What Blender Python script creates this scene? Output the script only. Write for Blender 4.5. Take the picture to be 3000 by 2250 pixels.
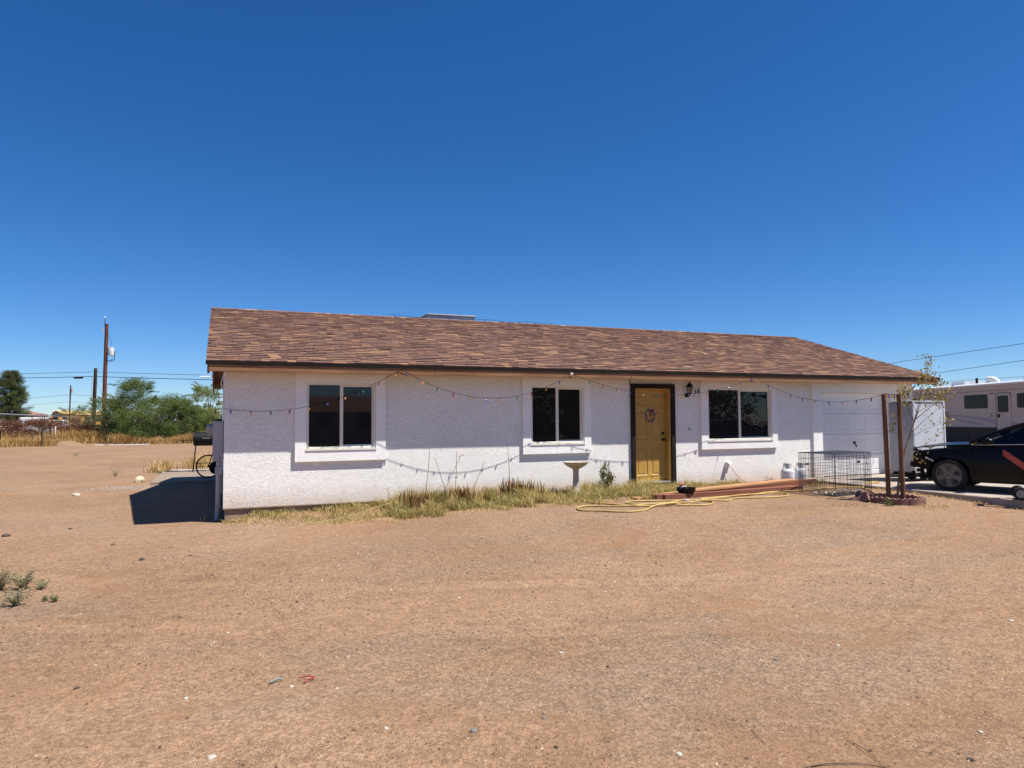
import bpy, math, random
import numpy as np
from mathutils import Vector, Matrix
random.seed(7); RNG = np.random.default_rng(11)
for o in list(bpy.data.objects): bpy.data.objects.remove(o)
SC = bpy.context.scene; COL = SC.collection
PI = math.pi

# ---------------------------------------------------------------- camera
cd = bpy.data.cameras.new('camera'); cam = bpy.data.objects.new('camera', cd); COL.objects.link(cam)
cd.sensor_width = 36; cd.lens = 24.617; cd.clip_start = .05; cd.clip_end = 6000
_r = Vector((0.92275, -0.38540, 0.0)); _yaw, _pit, _rol = 0.3944, 0.0510, -0.0066
_f = Vector((math.sin(_yaw)*math.cos(_pit), math.cos(_yaw)*math.cos(_pit), math.sin(_pit)))
_r = Vector((math.cos(_yaw), -math.sin(_yaw), 0)); _u = _r.cross(_f)
_R = _r*math.cos(_rol)+_u*math.sin(_rol); _U = -_r*math.sin(_rol)+_u*math.cos(_rol)
cam.matrix_world = Matrix(((_R.x,_U.x,-_f.x,-0.0607),(_R.y,_U.y,-_f.y,-13.3054),(_R.z,_U.z,-_f.z,1.5139),(0,0,0,1)))
SC.camera = cam
SC.render.resolution_x, SC.render.resolution_y = 1024, 768

# ---------------------------------------------------------------- sky, sun, exposure
TO_SUN = Vector((0.40, -0.333, 1.0)).normalized()
EL = math.asin(TO_SUN.z); AZ = math.atan2(TO_SUN.x, TO_SUN.y)
w = bpy.data.worlds.new('World'); SC.world = w; w.use_nodes = True
nt = w.node_tree; bg = nt.nodes['Background']
sky = nt.nodes.new('ShaderNodeTexSky'); sky.sky_type = 'NISHITA'; sky.sun_disc = False
sky.sun_elevation = EL; sky.sun_rotation = AZ; sky.altitude = 500
sky.air_density = 0.8; sky.dust_density = 0.2; sky.ozone_density = 8.0
hsv = nt.nodes.new('ShaderNodeHueSaturation'); hsv.inputs['Saturation'].default_value = 1.21; hsv.inputs['Hue'].default_value = .504   # the camera's vivid colour
nt.links.new(sky.outputs[0], hsv.inputs['Color']); nt.links.new(hsv.outputs[0], bg.inputs[0]); bg.inputs[1].default_value = 0.080
sl = bpy.data.lights.new('sun', 'SUN'); so = bpy.data.objects.new('sun', sl); COL.objects.link(so)
sl.energy = 5.0; sl.angle = math.radians(.53); sl.color = (1.0, .955, .89)
so.rotation_euler = TO_SUN.to_track_quat('Z', 'Y').to_euler(); so.location = (10, -10, 30)
SC.view_settings.view_transform = 'Standard'; SC.view_settings.look = 'None'
SC.view_settings.exposure = 0.69; SC.view_settings.gamma = 1.0

# ---------------------------------------------------------------- helpers
def ss(a, b, t):
    t = np.clip((t-a)/(b-a), 0, 1); return t*t*(3-2*t)
def gz(x, y):
    x = np.asarray(x, float); y = np.asarray(y, float)
    z = -0.25+0.23*ss(.5, 7, x)*ss(-9, -2, y)-.15*ss(20, 60, y)
    z = z+.12*ss(-.75,-.08,y)*(y<.05)*ss(.05,.5,x)*(1-ss(4,7,x))
    und = .018*np.sin(x*.9+1.3*np.sin(y*.55))*np.sin(y*1.1+.7*x)+.012*np.sin(2.3*x-1.1*y)*np.sin(1.7*y+.4)
    return z+und*(.35+.65*ss(-3, -5, y))*.25
def gz1(x, y): return float(gz(x, y))

def tag(o, label=None, cat=None, group=None, kind=None):
    if label: o['label'] = label
    if cat: o['category'] = cat
    if group: o['group'] = group
    if kind: o['kind'] = kind
    return o
def thing(name, label, cat, loc=(0,0,0), rz=0, group=None):
    o = bpy.data.objects.new(name, None); COL.objects.link(o); o.empty_display_size = .2
    o.location = loc; o.rotation_euler = (0,0,rz)
    return tag(o, label, cat, group)
def worg(o):
    v = Vector((0,0,0))
    while o is not None:
        v += Vector(o.location); o = o.parent
    return v
class MB:
    def __init__(s): s.v = []; s.f = []; s.mi = []; s.cur = 0
    def add(s, vs, fs):
        n = len(s.v); s.v += [tuple(p) for p in vs]
        s.f += [tuple(i+n for i in f) for f in fs]; s.mi += [s.cur]*len(fs); return s
    def box(s, a, b):
        (x0,y0,z0),(x1,y1,z1) = a, b
        vs = [(x0,y0,z0),(x1,y0,z0),(x1,y1,z0),(x0,y1,z0),(x0,y0,z1),(x1,y0,z1),(x1,y1,z1),(x0,y1,z1)]
        return s.add(vs, [(0,3,2,1),(4,5,6,7),(0,1,5,4),(1,2,6,5),(2,3,7,6),(3,0,4,7)])
    def hexa(s, vs): return s.add(vs, [(0,3,2,1),(4,5,6,7),(0,1,5,4),(1,2,6,5),(2,3,7,6),(3,0,4,7)])
    def bbox(s, a, b, r=.01):
        """box with chamfered edges"""
        a = Vector(a); b = Vector(b); c = (a+b)/2; h = (b-a)/2
        r = min(r, .45*min(h)*2)
        vs = []; idx = {}
        for sx in (-1,1):
            for sy in (-1,1):
                for sz in (-1,1):
                    for ax in range(3):
                        p = Vector((sx*h.x, sy*h.y, sz*h.z)); sg = (sx,sy,sz)
                        for k in range(3):
                            if k != ax: p[k] -= sg[k]*r
                        idx[(sx,sy,sz,ax)] = len(vs); vs.append(c+p)
        fs = []
        I = idx
        for ax in range(3):
            o1, o2 = (ax+1)%3, (ax+2)%3
            for sg in (-1,1):
                q = []
                for s1,s2 in ((-1,-1),(1,-1),(1,1),(-1,1)):
                    k = [0,0,0]; k[ax]=sg; k[o1]=s1; k[o2]=s2; q.append(I[(*k,ax)])
                fs.append(tuple(q if sg>0 else q[::-1]))
            for s1 in (-1,1):
                for s2 in (-1,1):
                    k0=[0,0,0]; k0[o1]=s1; k0[o2]=s2; k1=list(k0); k0[ax]=-1; k1[ax]=1
                    q=(I[(*k0,o1)],I[(*k1,o1)],I[(*k1,o2)],I[(*k0,o2)])
                    fs.append(q if s1*s2<0 else q[::-1])
        for sx in (-1,1):
            for sy in (-1,1):
                for sz in (-1,1):
                    q = (I[(sx,sy,sz,0)],I[(sx,sy,sz,1)],I[(sx,sy,sz,2)])
                    fs.append(q if sx*sy*sz>0 else q[::-1])
        return s.add(vs, fs)
    def tube(s, pts, r, n=8, cap=True, rot=0):
        pts = [Vector(p) for p in pts]; m = len(pts)
        rs = r if isinstance(r, (list,tuple)) else [r]*m
        up = None; rings = []
        for i,p in enumerate(pts):
            d = (pts[min(i+1,m-1)]-pts[max(i-1,0)])
            d = d.normalized() if d.length>1e-9 else Vector((0,0,1))
            if up is None:
                a = Vector((0,0,1)) if abs(d.z)<.9 else Vector((1,0,0))
                up = (a-d*a.dot(d)).normalized()
            else:
                up = (up-d*up.dot(d))
                up = up.normalized() if up.length>1e-6 else d.orthogonal().normalized()
            sd = d.cross(up)
            rings.append([p+(up*math.cos(rot+2*PI*j/n)+sd*math.sin(rot+2*PI*j/n))*rs[i] for j in range(n)])
        vs = [q for rg in rings for q in rg]; fs = []
        for i in range(m-1):
            for j in range(n):
                k = (j+1)%n; fs.append((i*n+j,(i+1)*n+j,(i+1)*n+k,i*n+k)[::-1])
        if cap: fs += [tuple(range(n))[::-1], tuple((m-1)*n+j for j in range(n))]
        return s.add(vs, fs)
    def lathe(s, prof, c=(0,0,0), n=24, axis='z', scal=(1,1)):
        c = Vector(c); vs=[]; fs=[]; m=len(prof)
        for r,h in prof:
            for j in range(n):
                a=2*PI*j/n; x,y=r*math.cos(a)*scal[0],r*math.sin(a)*scal[1]
                vs.append(c+(Vector((x,y,h)) if axis=='z' else Vector((h,x,y)) if axis=='x' else Vector((y,h,x))))
        for i in range(m-1):
            for j in range(n):
                k=(j+1)%n; fs.append((i*n+j,i*n+k,(i+1)*n+k,(i+1)*n+j))
        if prof[0][0]>1e-6: fs.append(tuple(range(n))[::-1])
        if prof[-1][0]>1e-6: fs.append(tuple((m-1)*n+j for j in range(n)))
        return s.add(vs, fs)
    def prism(s, poly, y0, y1, axis='y'):
        """extrude a 2-D polygon; axis y: (x,z) extruded along y; axis x: (y,z) along x; axis z: (x,y) along z"""
        n=len(poly)
        def P(p,t): return (p[0],t,p[1]) if axis=='y' else (t,p[0],p[1]) if axis=='x' else (p[0],p[1],t)
        vs=[P(p,y0) for p in poly]+[P(p,y1) for p in poly]
        fs=[tuple(range(n)),tuple(range(n,2*n))[::-1]]
        for i in range(n): k=(i+1)%n; fs.append((i,i+n,k+n,k))
        return s.add(vs, fs)
    def build(s, name, mat, parent=None, smooth=False, world=True, loc=None):
        me = bpy.data.meshes.new(name)
        off = Vector((0,0,0))
        if parent is not None and world: off = worg(parent)
        if loc is not None: off = off+Vector(loc)
        a = np.array(s.v, float).reshape(-1,3)-np.array(off)
        me.from_pydata(a.tolist(), [], s.f)
        for m in (mat if isinstance(mat,(list,tuple)) else [mat]): me.materials.append(m)
        if isinstance(mat,(list,tuple)): me.polygons.foreach_set('material_index', s.mi)
        if smooth:
            me.polygons.foreach_set('use_smooth', [True]*len(me.polygons))
            if smooth != True: me.set_sharp_from_angle(angle=math.radians(smooth))
        me.update()
        o = bpy.data.objects.new(name, me); COL.objects.link(o)
        if loc is not None: o.location = loc
        if parent is not None: o.parent = parent
        return o
def npmesh(name, V, Fq, mat, parent=None, smooth=False):
    """mesh from numpy: V (n,3), Fq (m,k)"""
    me = bpy.data.meshes.new(name); V=np.asarray(V,np.float32); Fq=np.asarray(Fq,np.int32)
    m,k = Fq.shape
    me.vertices.add(len(V)); me.vertices.foreach_set('co', V.ravel())
    me.loops.add(m*k); me.loops.foreach_set('vertex_index', Fq.ravel())
    me.polygons.add(m); me.polygons.foreach_set('loop_start', np.arange(m,dtype=np.int32)*k)
    me.polygons.foreach_set('loop_total', np.full(m,k,np.int32))
    if smooth: me.polygons.foreach_set('use_smooth', np.ones(m,bool))
    me.materials.append(mat); me.update(calc_edges=True); me.validate()
    o = bpy.data.objects.new(name, me); COL.objects.link(o)
    if parent is not None: o.parent = parent
    return o
def copy_tree(o, parent=None):
    c = o.copy(); COL.objects.link(c); c.parent = parent
    for ch in list(o.children): copy_tree(ch, c)
    return c

# ---------------------------------------------------------------- materials
def _nodes(name):
    m = bpy.data.materials.new(name); m.use_nodes = True; t = m.node_tree
    return m, t, t.nodes['Principled BSDF'], t.links
def N(t, ty, **kw):
    n = t.nodes.new(ty)
    for k,v in kw.items(): setattr(n,k,v)
    return n
def ramp(t, stops, interp='LINEAR'):
    r = N(t,'ShaderNodeValToRGB'); e = r.color_ramp.elements; r.color_ramp.interpolation = interp
    while len(e)<len(stops): e.new(.5)
    for i,(p,c) in enumerate(stops): e[i].position=p; e[i].color=(*c,1)
    return r
def M(name, col, rough=.7, var=.18, scale=6, col2=None, metal=0, spec=.4, bump=0, bscale=40, stretch=(1,1,1), coat=0, detail=4):
    m,t,b,L = _nodes(name)
    tc = N(t,'ShaderNodeTexCoord'); mp = N(t,'ShaderNodeMapping'); mp.inputs['Scale'].default_value = stretch
    L.new(tc.outputs['Object'], mp.inputs[0])
    n = N(t,'ShaderNodeTexNoise'); n.inputs['Scale'].default_value = scale; n.inputs['Detail'].default_value = detail
    L.new(mp.outputs[0], n.inputs['Vector'])
    c2 = col2 or tuple(min(1,c*(1+var)) for c in col); c1 = col if col2 else tuple(c*(1-var) for c in col)
    r = ramp(t, [(.32,c1),(.68,c2)]); L.new(n.outputs['Fac'], r.inputs[0]); L.new(r.outputs[0], b.inputs['Base Color'])
    b.inputs['Roughness'].default_value = rough; b.inputs['Metallic'].default_value = metal
    b.inputs['Specular IOR Level'].default_value = spec; b.inputs['Coat Weight'].default_value = coat
    if bump:
        n2 = N(t,'ShaderNodeTexNoise'); n2.inputs['Scale'].default_value = bscale; n2.inputs['Detail'].default_value = 5
        L.new(mp.outputs[0], n2.inputs['Vector'])
        bp = N(t,'ShaderNodeBump'); bp.inputs['Strength'].default_value = .6; bp.inputs['Distance'].default_value = bump
        L.new(n2.outputs['Fac'], bp.inputs['Height']); L.new(bp.outputs[0], b.inputs['Normal'])
    return m
def Mrand(name, stops, rough=.8, src='island', spec=.25, trans=0, fine=0, fscale=30, interp='LINEAR'):
    """colour drawn per mesh island (or per object) from a ramp"""
    m,t,b,L = _nodes(name)
    if src=='island': g = N(t,'ShaderNodeNewGeometry'); out = g.outputs['Random Per Island']
    else: g = N(t,'ShaderNodeObjectInfo'); out = g.outputs['Random']
    r = ramp(t, stops, interp); L.new(out, r.inputs[0]); colout = r.outputs[0]
    if fine:
        tc = N(t,'ShaderNodeTexCoord'); n = N(t,'ShaderNodeTexNoise'); n.inputs['Scale'].default_value=fscale; n.inputs['Detail'].default_value=5
        L.new(tc.outputs['Object'], n.inputs['Vector'])
        mr = N(t,'ShaderNodeMapRange'); mr.inputs[1].default_value=.3; mr.inputs[2].default_value=.7; mr.inputs[3].default_value=1-fine; mr.inputs[4].default_value=1+fine
        L.new(n.outputs['Fac'], mr.inputs[0])
        mx = N(t,'ShaderNodeMix', data_type='RGBA', blend_type='MULTIPLY'); mx.inputs[0].default_value=1
        L.new(colout, mx.inputs[6]); L.new(mr.outputs[0], mx.inputs[7]); colout = mx.outputs[2]
    L.new(colout, b.inputs['Base Color']); b.inputs['Roughness'].default_value = rough; b.inputs['Specular IOR Level'].default_value = spec
    if trans:
        td = N(t,'ShaderNodeBsdfTranslucent'); L.new(colout, td.inputs[0]); ms = N(t,'ShaderNodeMixShader'); ms.inputs[0].default_value = trans
        L.new(b.outputs[0], ms.inputs[1]); L.new(td.outputs[0], ms.inputs[2]); L.new(ms.outputs[0], t.nodes['Material Output'].inputs[0])
    return m
def Mglass(name, tint=(.2,.2,.2), rough=.0, pane_lift=0):
    m,t,b,L = _nodes(name)
    fr = N(t,'ShaderNodeFresnel'); fr.inputs[0].default_value = 1.5
    tr = N(t,'ShaderNodeBsdfTransparent'); tr.inputs[0].default_value = (*tint,1)
    gl = N(t,'ShaderNodeBsdfGlossy'); gl.inputs['Roughness'].default_value = rough
    # slight waviness of the pane
    tc = N(t,'ShaderNodeTexCoord'); n = N(t,'ShaderNodeTexNoise'); n.inputs['Scale'].default_value = 2.5; L.new(tc.outputs['Object'], n.inputs['Vector'])
    bp = N(t,'ShaderNodeBump'); bp.inputs['Strength'].default_value=.25; bp.inputs['Distance'].default_value=.01; L.new(n.outputs['Fac'],bp.inputs['Height'])
    L.new(bp.outputs[0], gl.inputs['Normal'])
    ms = N(t,'ShaderNodeMixShader'); L.new(fr.outputs[0], ms.inputs[0]); L.new(tr.outputs[0], ms.inputs[1]); L.new(gl.outputs[0], ms.inputs[2])
    if pane_lift:  # even grey diffuse painted in to brighten panes that render near black
        df = N(t,'ShaderNodeBsdfDiffuse'); df.inputs[0].default_value=(.4,.38,.35,1); m3 = N(t,'ShaderNodeMixShader'); m3.inputs[0].default_value=pane_lift; L.new(ms.outputs[0],m3.inputs[1]); L.new(df.outputs[0],m3.inputs[2]); ms=m3
    L.new(ms.outputs[0], t.nodes['Material Output'].inputs[0]); return m

def stucco_mat(name, col, dirt, amt=1):
    m,t,b,L = _nodes(name)
    tc = N(t,'ShaderNodeTexCoord'); mp = N(t,'ShaderNodeMapping'); L.new(tc.outputs['Object'], mp.inputs[0])
    mp.inputs['Rotation'].default_value = (0,.35,0); mp.inputs['Scale'].default_value = (.75,1,1.25)
    n1 = N(t,'ShaderNodeTexNoise'); n1.inputs['Scale'].default_value=17; n1.inputs['Detail'].default_value=2.2; n1.inputs['Distortion'].default_value=1.4
    L.new(mp.outputs[0], n1.inputs['Vector'])
    # ridges where the noise crosses its middle
    a = N(t,'ShaderNodeMath',operation='SUBTRACT'); a.inputs[1].default_value=.5; L.new(n1.outputs['Fac'],a.inputs[0])
    c = N(t,'ShaderNodeMath',operation='ABSOLUTE'); L.new(a.outputs[0],c.inputs[0])
    mr = N(t,'ShaderNodeMapRange'); mr.inputs[1].default_value=0; mr.inputs[2].default_value=.055; mr.inputs[3].default_value=1; mr.inputs[4].default_value=0; L.new(c.outputs[0],mr.inputs[0])
    n2 = N(t,'ShaderNodeTexNoise'); n2.inputs['Scale'].default_value=70; n2.inputs['Detail'].default_value=3; L.new(tc.outputs['Object'],n2.inputs['Vector'])
    ad = N(t,'ShaderNodeMath',operation='MULTIPLY_ADD'); ad.inputs[1].default_value=.22; L.new(n2.outputs['Fac'],ad.inputs[0]); L.new(mr.outputs[0],ad.inputs[2])
    bp = N(t,'ShaderNodeBump'); bp.inputs['Strength'].default_value=.8*amt; bp.inputs['Distance'].default_value=.0055
    L.new(ad.outputs[0],bp.inputs['Height']); L.new(bp.outputs[0],b.inputs['Normal'])
    # wear: soil splashed on the lowest hand-width, faint mottling
    sx = N(t,'ShaderNodeSeparateXYZ'); g = N(t,'ShaderNodeNewGeometry'); L.new(g.outputs['Position'],sx.inputs[0])
    n3 = N(t,'ShaderNodeTexNoise'); n3.inputs['Scale'].default_value=3; n3.inputs['Detail'].default_value=6; L.new(tc.outputs['Object'],n3.inputs['Vector'])
    h = N(t,'ShaderNodeMath',operation='MULTIPLY_ADD'); h.inputs[1].default_value=-.45; L.new(n3.outputs['Fac'],h.inputs[0]); L.new(sx.outputs['Z'],h.inputs[2])
    md = N(t,'ShaderNodeMapRange'); md.inputs[1].default_value=-.22; md.inputs[2].default_value=.12; md.inputs[3].default_value=.55; md.inputs[4].default_value=0; L.new(h.outputs[0],md.inputs[0])
    r = ramp(t,[(.3,tuple(x*.94 for x in col)),(.7,col)]); L.new(n3.outputs['Fac'],r.inputs[0])
    mx = N(t,'ShaderNodeMix',data_type='RGBA'); L.new(md.outputs[0],mx.inputs[0]); L.new(r.outputs[0],mx.inputs[6]); mx.inputs[7].default_value=(*dirt,1)
    L.new(mx.outputs[2],b.inputs['Base Color']); b.inputs['Roughness'].default_value=.85; b.inputs['Specular IOR Level'].default_value=.2
    return m
def ground_mat(name):
    m,t,b,L = _nodes(name)
    g = N(t,'ShaderNodeNewGeometry')
    def noise(sc,det=4,dist=0,st=None):
        n = N(t,'ShaderNodeTexNoise'); n.inputs['Scale'].default_value=sc; n.inputs['Detail'].default_value=det; n.inputs['Distortion'].default_value=dist
        if st:
            mp = N(t,'ShaderNodeMapping'); mp.inputs['Scale'].default_value=st; mp.inputs['Rotation'].default_value=(0,0,.35); L.new(g.outputs['Position'],mp.inputs[0]); L.new(mp.outputs[0],n.inputs['Vector'])
        else: L.new(g.outputs['Position'],n.inputs['Vector'])
        return n
    big = noise(.35,5,.6); base = ramp(t,[(.28,(.230,.136,.077)),(.5,(.285,.176,.104)),(.74,(.318,.203,.125))]); L.new(big.outputs['Fac'],base.inputs[0])
    # streaks of exposed grey gravel, drawn out along the tracks of wheels
    gr = noise(.55,6,.8,(.55,1.5,1)); gm = ramp(t,[(.44,(0,0,0)),(.70,(1,1,1))]); L.new(gr.outputs['Fac'],gm.inputs[0])
    fine = noise(55,4); gc = ramp(t,[(.3,(.13,.090,.062)),(.5,(.235,.165,.116)),(.7,(.36,.275,.205))]); L.new(fine.outputs['Fac'],gc.inputs[0])
    mm = N(t,'ShaderNodeMath',operation='MULTIPLY'); mm.inputs[1].default_value=.6; L.new(gm.outputs[0],mm.inputs[0])
    mx = N(t,'ShaderNodeMix',data_type='RGBA'); L.new(mm.outputs[0],mx.inputs[0]); L.new(base.outputs[0],mx.inputs[6]); L.new(gc.outputs[0],mx.inputs[7])
    # grains of sand and grit everywhere
    gt = noise(140,3); gv = N(t,'ShaderNodeMapRange'); gv.inputs[1].default_value=.3; gv.inputs[2].default_value=.7; gv.inputs[3].default_value=.6; gv.inputs[4].default_value=1.3; L.new(gt.outputs['Fac'],gv.inputs[0])
    m2 = N(t,'ShaderNodeMix',data_type='RGBA',blend_type='MULTIPLY'); m2.inputs[0].default_value=1; L.new(mx.outputs[2],m2.inputs[6]); L.new(gv.outputs[0],m2.inputs[7])
    # coarser grit: dark and pale specks a finger wide, and hand-wide scuffs
    for sc_,lo_,hi_ in ((34,.70,1.24),(9,.88,1.10)):
        n_ = noise(sc_,5,.3); v_ = N(t,'ShaderNodeMapRange'); v_.inputs[1].default_value=.34; v_.inputs[2].default_value=.66; v_.inputs[3].default_value=lo_; v_.inputs[4].default_value=hi_; L.new(n_.outputs['Fac'],v_.inputs[0])
        mg = N(t,'ShaderNodeMix',data_type='RGBA',blend_type='MULTIPLY'); mg.inputs[0].default_value=1; L.new(m2.outputs[2],mg.inputs[6]); L.new(v_.outputs[0],mg.inputs[7]); m2=mg
    # old wheel tracks: two arcs of pressed sand with gravel thrown to their edges
    for (cx,cy,rads) in ((9.5,11.0,(18.6,20.2)),):
        wob = noise(.5,3)
        sb = N(t,'ShaderNodeVectorMath',operation='SUBTRACT'); L.new(g.outputs['Position'],sb.inputs[0]); sb.inputs[1].default_value=(cx,cy,0)
        ln = N(t,'ShaderNodeVectorMath',operation='LENGTH'); L.new(sb.outputs[0],ln.inputs[0])
        wa = N(t,'ShaderNodeMath',operation='MULTIPLY_ADD'); wa.inputs[1].default_value=.7; L.new(wob.outputs['Fac'],wa.inputs[0]); L.new(ln.outputs['Value'],wa.inputs[2])
        for R0 in rads:
            c1 = N(t,'ShaderNodeMath',operation='SUBTRACT'); c1.inputs[1].default_value=R0+.35; L.new(wa.outputs[0],c1.inputs[0])
            c2 = N(t,'ShaderNodeMath',operation='ABSOLUTE'); L.new(c1.outputs[0],c2.inputs[0])
            rp_ = ramp(t,[(0,(1.07,1.07,1.07)),(.14,(1.05,1.05,1.05)),(.22,(.88,.875,.88)),(.34,(.95,.95,.95)),(.5,(1,1,1))]); L.new(c2.outputs[0],rp_.inputs[0])
            bk = noise(1.3,4); bm_ = ramp(t,[(.42,(0,0,0)),(.6,(1,1,1))]); L.new(bk.outputs['Fac'],bm_.inputs[0])
            mk = N(t,'ShaderNodeMix',data_type='RGBA',blend_type='MULTIPLY'); L.new(bm_.outputs[0],mk.inputs[0]); L.new(m2.outputs[2],mk.inputs[6]); L.new(rp_.outputs[0],mk.inputs[7]); m2=mk
    # damp, redder soil in places
    rd = noise(.8,5,1.2); rm = ramp(t,[(.56,(0,0,0)),(.70,(.55,.55,.55))]); L.new(rd.outputs['Fac'],rm.inputs[0])
    m3 = N(t,'ShaderNodeMix',data_type='RGBA'); L.new(rm.outputs[0],m3.inputs[0]); L.new(m2.outputs[2],m3.inputs[6]); m3.inputs[7].default_value=(.225,.125,.066,1)
    L.new(m3.outputs[2],b.inputs['Base Color']); b.inputs['Roughness'].default_value=.95; b.inputs['Specular IOR Level'].default_value=.1
    h1 = noise(40,6); h2 = noise(4,4)
    ad = N(t,'ShaderNodeMath',operation='MULTIPLY_ADD'); ad.inputs[1].default_value=.7; L.new(h2.outputs['Fac'],ad.inputs[0]); L.new(h1.outputs['Fac'],ad.inputs[2])
    bp = N(t,'ShaderNodeBump'); bp.inputs['Strength'].default_value=.85; bp.inputs['Distance'].default_value=.02; L.new(ad.outputs[0],bp.inputs['Height']); L.new(bp.outputs[0],b.inputs['Normal'])
    return m

STUCCO = stucco_mat('white_stucco', (.88,.86,.815), (.52,.34,.22))
SURR = stucco_mat('white_stucco_surround', (.91,.895,.86), (.55,.4,.3), .55)
GROUND = ground_mat('desert_dirt')
WOOD = M('fascia_cedar', (.18,.085,.036), .75, scale=3, col2=(.275,.142,.066), stretch=(.6,6,6), bump=.002, bscale=20)
DKWOOD = M('rafter_wood', (.16,.075,.035), .8, scale=4, col2=(.24,.12,.06), stretch=(4,1,4))
DRIP = M('black_drip_edge', (.012,.010,.009), .7, scale=3, spec=.12)
VINYL = M('window_vinyl', (.74,.71,.62), .45, var=.05)
GLASS = Mglass('window_glass', (.14,.145,.15), pane_lift=.035); SCREEN = M('solar_screen', (.014,.014,.015), .03, spec=.42, scale=2)
DARK = M('room_shade_black', (.03,.028,.026), .9)
YELLOW = M('mustard_door_paint', (.47,.285,.065), .5, var=.08, scale=5, bump=.001, bscale=30)
BROWN = M('dark_brown_trim', (.022,.015,.012), .7, scale=3, spec=.15)
GDOOR = M('garage_white_paint', (.76,.76,.77), .5, var=.03, scale=1.5)
BLACK = M('black_metal', (.008,.008,.009), .6, scale=5, spec=.2)
CONC = M('concrete', (.30,.245,.20), .9, scale=2, col2=(.39,.325,.27), bump=.003, bscale=60)
GREYP = M('grey_steel_paint', (.40,.40,.42), .5, var=.08, scale=3)
STEEL = M('galvanised_steel', (.42,.43,.44), .4, metal=.6, var=.12, scale=6)
WHITEP = M('white_plastic', (.78,.78,.76), .5, var=.05)
# ================================================================ SETTING
def axis(segs):
    out=[]
    for a,b,st in segs: out += list(np.arange(a,b-1e-6,st))
    out.append(segs[-1][1]); return np.array(out)
gx = axis([(-900,-200,100),(-200,-60,20),(-60,-14,3),(-14,-5,.6),(-5,19,.16),(19,30,.8),(30,80,5),(80,200,20),(200,900,100)])
gy = axis([(-900,-200,100),(-200,-40,16),(-40,-14,2),(-14,1,.16),(1,16,.5),(16,80,3),(80,260,20),(260,1500,150)])
X,Y = np.meshgrid(gx,gy); Z = gz(X,Y)
near = ((X>-6)&(X<19)&(Y>-14)&(Y<2))
Z = Z+near*RNG.normal(0,.001,Z.shape)
V = np.stack([X,Y,Z],-1).reshape(-1,3); nx,ny = len(gx),len(gy)
I = np.arange(nx*ny).reshape(ny,nx)
Fq = np.stack([I[:-1,:-1],I[:-1,1:],I[1:,1:],I[1:,:-1]],-1).reshape(-1,4)
gr = npmesh('ground', V, Fq, GROUND, smooth=True); tag(gr, kind='structure')

# concrete driveway in front of the garage, poured in slabs with open joints
drv = MB()
drv.box((13.05,-15,-.30),(20.5,.0,-.06)); dw = drv.build('driveway', M('driveway_base',(.20,.15,.11),.95)); tag(dw, kind='structure')
ys=[0.0,-2.9,-5.9,-8.9,-11.9,-15]; xs=[13.0,16.8,20.6]
for i in range(5):
    for j in range(2):
        b=MB(); b.bbox((xs[j]+.006,ys[i+1]+.006,-.20),(xs[j+1]-.006,ys[i]-.006-(.03 if i==0 else 0),.035),.012); b.build('concrete_slab',CONC,dw)
# low concrete patio behind the left end of the house
pt = MB(); pt.box((-1.8,8.9,-.4),(0.0,13.4,-.21)); pat = pt.build('patio', M('patio_base',(.2,.16,.12),.95)); tag(pat, kind='structure')
for i in range(3):
    b=MB(); b.bbox((-1.85,8.85+1.53*i,-.36),(-.01,8.85+1.53*i+1.52,-.17),.01); b.build('concrete_slab',M('patio_concrete_%d'%i,(.20,.155,.115),.9,scale=2,col2=(.28,.215,.16),bump=.004),pat)

# ================================================================ HOUSE
L_, D_, P_ = 17.19, 9.08, .056
H = thing('house','long single-storey white stucco house with brown shingle roof and yellow door','house',(8.6,4.5,-.2))
zS = 2.46
wins = [dict(s=(1.19,2.845,.775,2.43), f=(1.389,2.662,.985,2.225)),
        dict(s=(5.695,7.289,.80,2.43), f=(5.875,7.126,.995,2.225)),
        dict(s=(10.18,12.43,.80,2.43), f=(10.368,12.271,.985,2.225))]
door = (8.41,9.352,.10,2.19); gar = (13.88,16.33,-.02,2.15)
holes = [w_['f'] for w_ in wins]+[(door[0],door[1],0.0,door[3]),gar]
def pierced(x0,x1,z0,z1,y0,y1,holes):
    b=MB()
    xs=sorted({x0,x1}|{h[0] for h in holes}|{h[1] for h in holes}); xs=[x for x in xs if x0<=x<=x1]
    zs=sorted({z0,z1}|{h[2] for h in holes}|{h[3] for h in holes}); zs=[z for z in zs if z0<=z<=z1]
    solid=lambda i,j: 0<=i<len(xs)-1 and 0<=j<len(zs)-1 and not any(h[0]<=(xs[i]+xs[i+1])/2<=h[1] and h[2]<=(zs[j]+zs[j+1])/2<=h[3] for h in holes)
    for i in range(len(xs)-1):
        for j in range(len(zs)-1):
            if not solid(i,j): continue
            a,c,e,g=xs[i],xs[i+1],zs[j],zs[j+1]
            b.add([(a,y0,e),(c,y0,e),(c,y0,g),(a,y0,g)],[(0,1,2,3)]); b.add([(a,y1,e),(c,y1,e),(c,y1,g),(a,y1,g)],[(3,2,1,0)])
            if not solid(i-1,j): b.add([(a,y0,e),(a,y1,e),(a,y1,g),(a,y0,g)],[(3,2,1,0)])
            if not solid(i+1,j): b.add([(c,y0,e),(c,y1,e),(c,y1,g),(c,y0,g)],[(0,1,2,3)])
            if not solid(i,j-1): b.add([(a,y0,e),(c,y0,e),(c,y1,e),(a,y1,e)],[(3,2,1,0)])
            if not solid(i,j+1): b.add([(a,y0,g),(c,y0,g),(c,y1,g),(a,y1,g)],[(0,1,2,3)])
    return b
pierced(0,L_,0,2.5,0,.2,holes).build('front_wall',STUCCO,H)
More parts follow.
